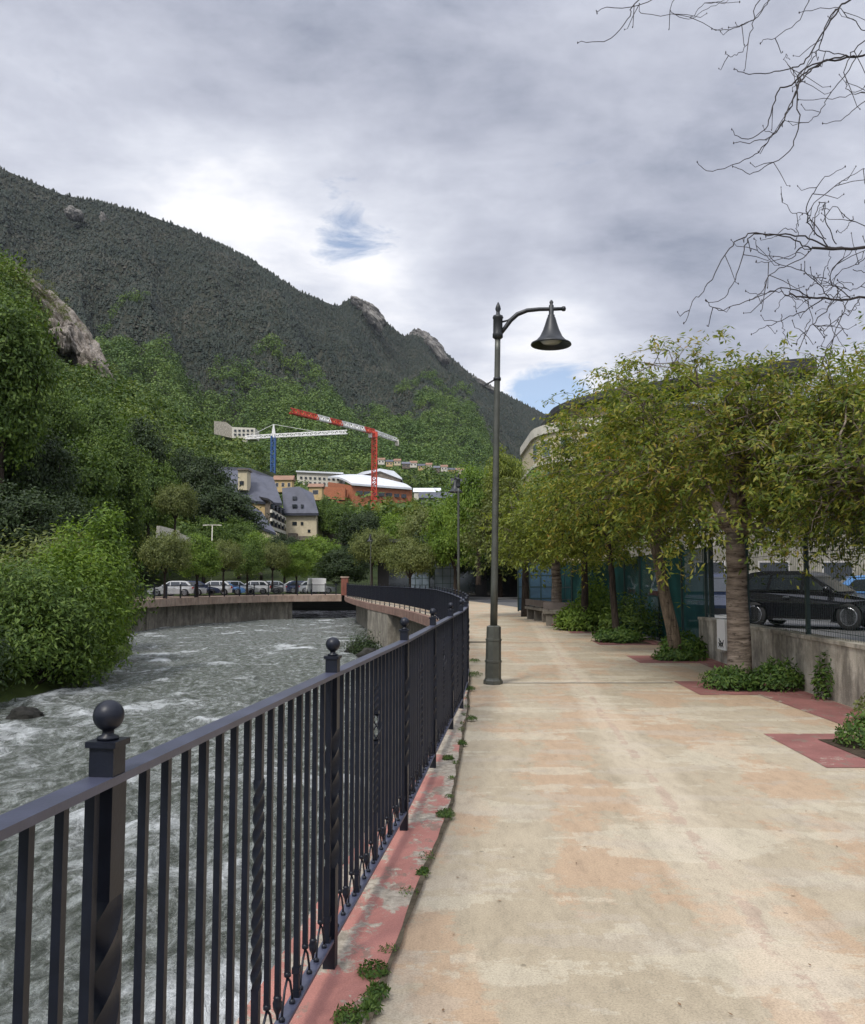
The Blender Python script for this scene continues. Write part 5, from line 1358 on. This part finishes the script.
# ================================================================= hills and mountains
def interp_rows(rows, px):
    xs_ = [r[0] for r in rows]; return [np.interp(px, xs_, [r[k] for r in rows]) for k in range(1, len(rows[0]))]
def hill(name, base, ridge, nu, ntt, amp, power, mat, gully=6, back=.35, ridge_rough=2, seed=0, backdrop=.5):
    """base rows (px, depth, z); ridge rows (px, y, depth): a valley side from its foot up to its crest and down behind"""
    p0, p1 = ridge[0][0], ridge[-1][0]; PXs = np.linspace(p0, p1, nu)
    bd, bz = interp_rows(base, PXs); ry, rd = interp_rows(ridge, PXs)
    A = np.array([ray(p, 580)[0] for p in PXs]); B = [D(p, float(y_), float(d_)) for p, y_, d_ in zip(PXs, ry, rd)]
    rb = np.array([[v.x, v.y, v.z] for v in B]); bb = np.stack([A*bd, bd, bz], 1)
    T_ = np.concatenate([np.linspace(0, 1, ntt), np.linspace(1, 1+back, 8)[1:]])
    V = np.zeros((len(T_), nu, 3))
    for j, t in enumerate(T_):
        if t <= 1:
            V[j, :, :2] = bb[:, :2]*(1-t)+rb[:, :2]*t; V[j, :, 2] = bb[:, 2]+(rb[:, 2]-bb[:, 2])*t**power
            env = math.sin(PI*min(1, t*1.0))**.8 if t < 1 else 0
            g_ = (fbm(PXs/600*gully+seed+t*1.1, t*2.2+seed+PXs*0, 5)-.5)*2
            V[j, :, 2] += amp*env*g_
        else:
            V[j, :, :2] = rb[:, :2]+(rb[:, :2]-bb[:, :2])*(t-1); V[j, :, 2] = rb[:, 2]-(rb[:, 2]-bb[:, 2])*(t-1)*backdrop*2
    n_ = V.shape[0]; i = np.arange(n_*nu).reshape(n_, nu); Fq = np.stack([i[:-1, :-1], i[:-1, 1:], i[1:, 1:], i[1:, :-1]], -1).reshape(-1, 4)
    tag(link(name, fast_mesh(name, V.reshape(-1, 3), Fq, mat, True)), kind='structure')
    return V, ntt
def scatter(V, ntt, n, rg, t0=0, t1=1, weight=None):
    W = V[:ntt]; c = W[:-1, :-1]; e1 = W[:-1, 1:]-c; e2 = W[1:, :-1]-c
    area = np.linalg.norm(np.cross(e1, e2), axis=-1); T_ = (np.arange(ntt-1)/(ntt-1))[:, None]+0*area
    # favour what is nearer, as the camera sees it
    dist = np.linalg.norm(c, axis=-1); wgt = area/dist**1.0*(T_ >= t0)*(T_ <= t1)
    if weight is not None: wgt = wgt*weight(c, T_)
    k = rg.choice(wgt.size, n, p=(wgt/wgt.sum()).ravel()); j, i_ = np.unravel_index(k, wgt.shape)
    a, b = rg.random((2, n, 1)); return c[j, i_]+e1[j, i_]*a+e2[j, i_]*b
def forest(name, P, size, kind, mat, rg, nq=70, lf=.26):
    """one mesh of many whole trees standing on the points P"""
    n = len(P); s = size*(.6+.75*rg.random(n)**1.3)
    if kind == 'conifer':
        k = 6; a = np.arange(k)*2*PI/k
        tri = []
        lay = [(0.02, .30, .60), (.30, .25, .84), (.56, .17, 1.0)]
        Vt = []; Ft = []
        for z0_, r_, z1_ in lay:
            o = len(Vt); Vt += [(r_*math.cos(x+z0_*5), r_*math.sin(x+z0_*5), z0_) for x in a]+[(0, 0, z1_)]
            Ft += [(o+i_, o+(i_+1) % k, o+k, o+k) for i_ in range(k)]
        Vt = np.array(Vt); Ft = np.array(Ft)[:, :3]
        jit = 1+.25*rg.normal(size=(n, len(Vt), 1))*np.array([1, 1, .15])
        ang = rg.random(n)*6.28; ca, sa = np.cos(ang)[:, None], np.sin(ang)[:, None]
        base = Vt[None]*jit; X_ = base[..., 0]*ca-base[..., 1]*sa; Y_ = base[..., 0]*sa+base[..., 1]*ca
        VV = np.stack([X_, Y_, base[..., 2]], -1)*s[:, None, None]*np.array([1.25, 1.25, 1])+P[:, None]
        FF = Ft[None]+(np.arange(n)*len(Vt))[:, None, None]
        return fast_mesh(name, VV.reshape(-1, 3), FF.reshape(-1, 3), mat)
    # broadleaf: quads spread over lumpy crowns
    m = n*nq; idx = np.repeat(np.arange(n), nq); dvec = rg.normal(size=(m, 3)); dvec /= np.linalg.norm(dvec, axis=1, keepdims=True)
    dvec[:, 2] = np.where(dvec[:, 2] < -.35, -dvec[:, 2], dvec[:, 2])
    ph = rg.random((n, 3))*40
    lump = .65+.6*fbm(dvec[:, 0]*1.9+ph[idx, 0], dvec[:, 1]*1.9+dvec[:, 2]*2+ph[idx, 1], 2)
    asp = (.85+.5*rg.random(n))[idx]
    C_ = dvec*lump[:, None]*s[idx][:, None]*np.stack([.5+0*asp, .5+0*asp, .5*asp], 1)
    Pp = P[idx]+C_+np.stack([0*asp, 0*asp, s[idx]*.55*asp], 1)
    Nn = dvec+rg.normal(size=dvec.shape)*.45+np.array([0, 0, .25])
    L = s[idx]*lf*np.clip(np.linalg.norm(P[idx, :2], axis=1)/380, .55, 1)
    V_, F_ = leaf_quads(Pp, Nn, 1.0, .62, rg, 0, .6)
    V_ = V_.reshape(-1, 4, 3); V_ = Pp[:, None]+(V_-Pp[:, None])*L[:, None, None]
    return fast_mesh(name, V_.reshape(-1, 3), F_, mat)

# far mountain
ridge = [(-900, -330, 1000), (-500, -90, 1200), (-200, 85, 1350), (0, 168, 1500), (60, 194, 1570), (130, 209, 1650), (190, 230, 1720), (250, 260, 1800), (300, 292, 1900), (338, 307, 2000), (350, 298, 2050), (362, 300, 2080), (385, 322, 2200), (406, 338, 2350), (414, 329, 2370), (427, 333, 2400), (445, 352, 2500), (470, 374, 2600), (510, 397, 2800), (545, 414, 3000), (600, 445, 3200), (760, 480, 3500), (1100, 500, 3800)]
base = [(-900, 420, 40), (-500, 480, 55), (0, 600, 72), (300, 650, 76), (450, 800, 88), (560, 1100, 100), (700, 1700, 120), (1100, 2400, 140)]
Vm, nm = hill('mountain', base, ridge, 420, 110, 105, 1.18, M['mount'], 11, .35, 3, 4)
rg = np.random.default_rng(41)
# which parts wear broadleaf woods: the lower belt, ragged at its top
def belt(c, T_): 
    return T_+.16*(fbm(c[..., 0]/140, c[..., 1]/140, 4)-.5)*2
Pc = scatter(Vm, nm, 100000, rg, 0, 1, lambda c, T_: (belt(c, T_) > .20)*1.0)
tag(link('conifer_forest', forest('conifer_forest', Pc-np.array([0, 0, 1.]), 7.4, 'conifer', M['leaf_conifer'], rg)), 'dark conifer forest covering the far mountain', 'forest', kind='stuff')
Pb = scatter(Vm, nm, 17000, rg, 0, .42, lambda c, T_: (belt(c, T_) <= .24)*1.0+(fbm(c[..., 0]/60, c[..., 1]/60, 3) > .60)*.9*(T_ < .42))
tag(link('mountain_woods', forest('mountain_woods', Pb-np.array([0, 0, 1.5]), 13, 'broad', M['leaf_far'], rg, 75, .15)), 'green broadleaf woods along the foot of the far mountain', 'forest', kind='stuff')
# mid valley floor rising towards the mountain
mb_V = []; pxs = np.linspace(60, 760, 60); rows = [(108, -.3), (140, 3), (180, 6.5), (250, 14), (320, 24), (400, 36), (500, 55), (620, 77), (700, 82), (900, 85)]
rows_d = np.interp(np.linspace(0, 9, 46), range(10), [r[0] for r in rows]); rows_z = np.interp(rows_d, [r[0] for r in rows], [r[1] for r in rows])
V = np.zeros((46, 60, 3))
for j in range(46):
    a = (pxs-432.5)/860; V[j, :, 0] = a*rows_d[j]; V[j, :, 1] = rows_d[j]; V[j, :, 2] = rows_z[j]+(fbm(a*rows_d[j]/30, rows_d[j]/30+0*a, 4)-.5)*rows_d[j]*.02
i = np.arange(46*60).reshape(46, 60); Fq = np.stack([i[:-1, :-1], i[:-1, 1:], i[1:, 1:], i[1:, :-1]], -1).reshape(-1, 4)
tag(link('valley_floor', fast_mesh('valley_floor', V.reshape(-1, 3), Fq, M['hill'], True)), kind='structure')
def clear(P, boxes, size):
    """woods stand round the houses, not over them: leave out trees that would rise in front of one"""
    keep = np.ones(len(P), bool); hw = size*.5/P[:, 1]; ax = P[:, 0]/P[:, 1]; top = (P[:, 2]+size*1.05-CH)/P[:, 1]
    for (x0_, y0_, x1_, y1_, dmax) in boxes:
        a0, b0 = ray(x0_, y1_); a1, b1 = ray(x1_, y0_)
        keep &= ~((ax+hw > a0) & (ax-hw < a1) & (top > b0) & ((P[:, 2]-CH)/P[:, 1] < b1) & (P[:, 1] < dmax))
    return P[keep]
bx = [(268, 438, 279, 478, 455), (211, 462, 285, 520, 212), (262, 480, 322, 540, 225), (314, 508, 342, 535, 230), (294, 466, 348, 486, 450), (328, 465, 416, 503, 465), (270, 474, 324, 492, 245), (416, 488, 458, 505, 265), (450, 476, 488, 496, 305), (372, 455, 484, 470, 770), (212, 418, 258, 438, 630), (240, 470, 280, 535, 185)]
Pv = scatter(V, 46, 5200, rg, .10, 1); Pv = Pv[(Pv[:, 1] > 165) & (Pv[:, 1] < 760)]
Pv = clear(Pv, bx, 8.5)
tag(link('valley_woods', forest('valley_woods', Pv-np.array([0, 0, 1.]), 8.0, 'broad', M['leaf_forest'], rg, 200, .17)), 'woods filling the valley round the houses and cranes', 'forest', kind='stuff')
# near spur on the left
ridge = [(-1200, -340, 160), (-500, 75, 190), (-150, 232, 225), (0, 282, 262), (30, 303, 272), (60, 334, 282), (95, 378, 292), (112, 398, 300), (160, 424, 330), (215, 450, 375), (260, 468, 420), (310, 486, 470), (350, 505, 520), (390, 528, 560)]
base = [(-1200, 34, -.3), (-500, 58, -.3), (-150, 82, -.3), (0, 98, -.3), (100, 105, -.3), (160, 112, -.2), (215, 140, 2), (260, 180, 6), (310, 230, 11), (350, 280, 18), (390, 330, 26)]
Vs, ns_ = hill('hillside', base, ridge, 170, 60, 9, 1.05, M['hill'], 8, .5, 1, 9)
Psp = scatter(Vs, ns_, 4600, rg, .01, 1, lambda c, T_: 1-.9*((T_ > .80)*(c[..., 0]/c[..., 1] > ray(15, 300)[0])*(c[..., 0]/c[..., 1] < ray(112, 380)[0])))
Psp = clear(Psp, bx, 9); Psp = clear(Psp, [(46, 320, 104, 376, 300), (26, 296, 66, 330, 300)], 4)
tag(link('hillside_woods', forest('hillside_woods', Psp-np.array([0, 0, 1.2]), 7.8, 'broad', M['leaf_forest'], rg, 220, .15)), 'dense broadleaf woods covering the near left hillside', 'forest', kind='stuff')
# dry scrub along the spur's crest
Pcr = scatter(Vs, ns_, 900, rg, .78, 1, lambda c, T_: (c[..., 0]/c[..., 1] > ray(-10, 300)[0])*(c[..., 0]/c[..., 1] < ray(215, 380)[0])*1.0)
tag(link('crest_scrub', forest('crest_scrub', Pcr-np.array([0, 0, .5]), 3.6, 'broad', M['leaf_olive'], rg, 50)), 'dry scrub along the crest above the grey cliff', 'scrub', kind='stuff')

def outcrop(px0, py0, px1, py1, thick, d, seed, mat, dz=0, depth=None):
    a = D(px0, py0, d); b = D(px1, py1, d); c = (a+b)/2; L = (b-a).length/2; ang = math.atan2(b.z-a.z, b.x-a.x)
    M3 = Matrix.Rotation(-ang, 3, 'Y'); w_ = thick*d/860/2
    rock(c.x, c.y+dz, c.z, 1, seed, None, 'cliff', mat, M3, (70, 40), (L, depth or w_*1.2, w_), 'structure', amp=.55)
outcrop(36, 292, 104, 386, 36, 268, 81, 'rock', 1)
outcrop(70, 326, 100, 380, 28, 250, 82, 'rock', 0)
outcrop(94, 362, 114, 392, 18, 268, 83, 'rock', 0)
outcrop(2, 258, 40, 292, 12, 262, 84, 'rock', 2)
outcrop(84, 350, 110, 392, 24, 244, 93, 'rock', 0)
outcrop(56, 322, 72, 350, 26, 246, 94, 'rock', 0)
outcrop(66, 208, 79, 219, 13, 1440, 85, 'rockfar', 6)
outcrop(100, 212, 107, 228, 9, 1470, 86, 'rockfar', 6)
outcrop(352, 298, 384, 320, 15, 1985, 87, 'rockfar', 12)
outcrop(364, 306, 382, 328, 12, 1940, 90, 'rockfar', 6)
outcrop(411, 331, 442, 350, 15, 2330, 88, 'rockfar', 12)
outcrop(426, 338, 450, 364, 10, 2280, 91, 'rockfar', 6)
outcrop(452, 372, 462, 396, 6, 2350, 92, 'rockfar', 10)
outcrop(472, 376, 500, 392, 5, 2560, 89, 'rockfar', 20)

_rs = np.random.default_rng(123); Q = []
for _ in range(150):
    t = _rs.random(); px = 22+t*92+_rs.normal()*5; py = 276+t*108+_rs.normal()*9-(6 if t < .5 else 0)
    Q.append(D(px, py+3, 252+_rs.random()*14))
tag(link('rock_scrub', forest('rock_scrub', np.array([list(v) for v in Q]), 2.3, 'broad', M['leaf_olive'], _rs, 60, .2)), 'small scrub growing from ledges of the grey cliff', 'scrub', kind='stuff')

# ================================================================= haze
HAZE = True
if HAZE:
    m, nt, out = new_mat('haze_air'); q = N(nt)
    v = q.n('ShaderNodeVolumePrincipled'); v.inputs['Color'].default_value = (.80, .88, 1, 1); v.inputs['Density'].default_value = 2.6e-5; v.inputs['Anisotropy'].default_value = .2
    nt.links.new(v.outputs[0], out.inputs['Volume'])
    o = MB().box2((-4200, -2900, -7), (4500, 8000, 2200)).build('haze', m); o['kind'] = 'stuff'; tag(o, 'thin valley haze between the walk and the mountain', 'haze')

# ================================================================= sky and light
SUN_EL, SUN_AZ = 52, -150   # azimuth from +Y clockwise: behind and to the left
w = bpy.data.worlds.new('World'); sc.world = w; w.use_nodes = True; nt = w.node_tree
for n_ in list(nt.nodes): nt.nodes.remove(n_)
q = N(nt); out = q.n('ShaderNodeOutputWorld')
sky = q.n('ShaderNodeTexSky', sky_type='NISHITA'); sky.sun_disc = False; sky.sun_elevation = R(SUN_EL); sky.sun_rotation = R(SUN_AZ); sky.altitude = 1000; sky.dust_density = .5
bg1 = q.n('ShaderNodeBackground'); q.l(sky.outputs[0], bg1.inputs[0]); bg1.inputs[1].default_value = .13
dirv = q.n('ShaderNodeTexCoord').outputs['Generated']
sx = q.n('ShaderNodeSeparateXYZ'); q.l(dirv, sx.inputs[0])
zc = q.math('ADD', q.math('MAXIMUM', sx.outputs[2], 0), .14)
cx = q.math('DIVIDE', sx.outputs[0], zc); cy_ = q.math('DIVIDE', sx.outputs[1], zc)
cv = q.n('ShaderNodeCombineXYZ'); q.l(cx, cv.inputs[0]); q.l(cy_, cv.inputs[1])
P = cv.outputs[0]
def lobe(px, py, sharp, sx_=1):
    a, b = ray(px, py); v = Vector((a, 1, b)).normalized()
    dt = q.n('ShaderNodeVectorMath', operation='DOT_PRODUCT'); q.l(dirv, dt.inputs[0]); dt.inputs[1].default_value = v
    return q.math('EXPONENT', q.math('MULTIPLY', q.math('SUBTRACT', dt.outputs['Value'], 1), sharp))
n1 = q.noise(q.mapping(P, (.8, 1.1, 1), (1.3, .4, 0)), .9, 7, .52, .25)
n2 = q.noise(q.mapping(P, (1, 1.6, 1), (4.1, 2.2, 0)), 1.7, 8, .6, .3)
n3 = q.noise(q.mapping(dirv, (1, 1, 2.2)), 5.5, 8, .6, .2)
dens = q.math('ADD', q.math('MULTIPLY', n1, .50), q.math('ADD', q.math('MULTIPLY', n2, .30), q.math('MULTIPLY', n3, .36)))
# brighter broken cloud low over the ridge, darker sheet above it and a dark bar to the right
hi = q.math('ADD', q.math('MULTIPLY', lobe(300, 235, 70), .11), q.math('MULTIPLY', lobe(450, 325, 60), .12))
hi = q.math('ADD', hi, q.math('MULTIPLY', lobe(570, 365, 130), .16)); hi = q.math('ADD', hi, q.math('MULTIPLY', lobe(190, 200, 160), .10))
hi = q.math('ADD', hi, q.math('MULTIPLY', lobe(30, 90, 60), .04))
lo = q.math('ADD', q.math('MULTIPLY', lobe(650, 300, 90), .16), q.math('MULTIPLY', lobe(480, 285, 400), .17))
lo = q.math('ADD', lo, q.math('MULTIPLY', lobe(420, 130, 12), .07))
lum = q.math('SUBTRACT', q.math('SUBTRACT', q.math('ADD', dens, hi), lo), .075)
cc = q.ramp(lum, [(.34, (.25, .275, .35)), (.42, (.38, .40, .48)), (.50, (.50, .52, .60)), (.59, (.66, .68, .75)), (.68, (.90, .90, .93))])
# the sheet is much brighter overhead and behind, where the sun stands
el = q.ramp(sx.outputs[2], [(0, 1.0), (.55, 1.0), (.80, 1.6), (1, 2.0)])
sd = Vector((math.sin(R(SUN_AZ))*math.cos(R(SUN_EL)), math.cos(R(SUN_AZ))*math.cos(R(SUN_EL)), math.sin(R(SUN_EL))))
dt = q.n('ShaderNodeVectorMath', operation='DOT_PRODUCT'); q.l(dirv, dt.inputs[0]); dt.inputs[1].default_value = sd
glow = q.math('ADD', 1, q.math('MULTIPLY', q.math('EXPONENT', q.math('MULTIPLY', q.math('SUBTRACT', dt.outputs['Value'], 1), 5)), 1.2))
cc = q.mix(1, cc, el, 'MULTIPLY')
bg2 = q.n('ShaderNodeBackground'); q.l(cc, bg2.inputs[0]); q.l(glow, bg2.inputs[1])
holes = q.math('ADD', q.math('MULTIPLY', lobe(340, 224, 1500), .33), q.math('MULTIPLY', lobe(385, 238, 1100), .16))
holes = q.math('ADD', holes, q.math('MULTIPLY', lobe(565, 396, 1500), .55)); holes = q.math('ADD', holes, q.math('MULTIPLY', lobe(525, 392, 1500), .35))
hm = q.math('ADD', q.noise(q.mapping(dirv, (1, 1, 2.4), (2, 0, 0)), 11, 7, .65, .4), holes)
hf = q.ramp(hm, [(.68, 0), (.88, .85)])
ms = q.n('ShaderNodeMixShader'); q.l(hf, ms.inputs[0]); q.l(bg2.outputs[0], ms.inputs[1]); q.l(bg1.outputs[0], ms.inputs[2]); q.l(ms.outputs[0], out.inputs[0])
sun = bpy.data.lights.new('sun', 'SUN'); sun.energy = 2.3; sun.angle = R(11); sun.color = (1, .95, .87)
so = bpy.data.objects.new('sun', sun); col.objects.link(so); so.rotation_euler = (-sd).to_track_quat('-Z', 'Y').to_euler(); so.location = (0, 0, 50)

sc.view_settings.view_transform = 'Standard'; sc.view_settings.look = 'None'; sc.view_settings.gamma = 1; sc.view_settings.use_curve_mapping = False
sc.view_settings.exposure = 0.27
cy = sc.cycles; cy.max_bounces = 5; cy.diffuse_bounces = 3; cy.glossy_bounces = 3; cy.transmission_bounces = 3; cy.volume_bounces = 0; cy.transparent_max_bounces = 4
cy.use_denoising = True; cy.sample_clamp_indirect = 6
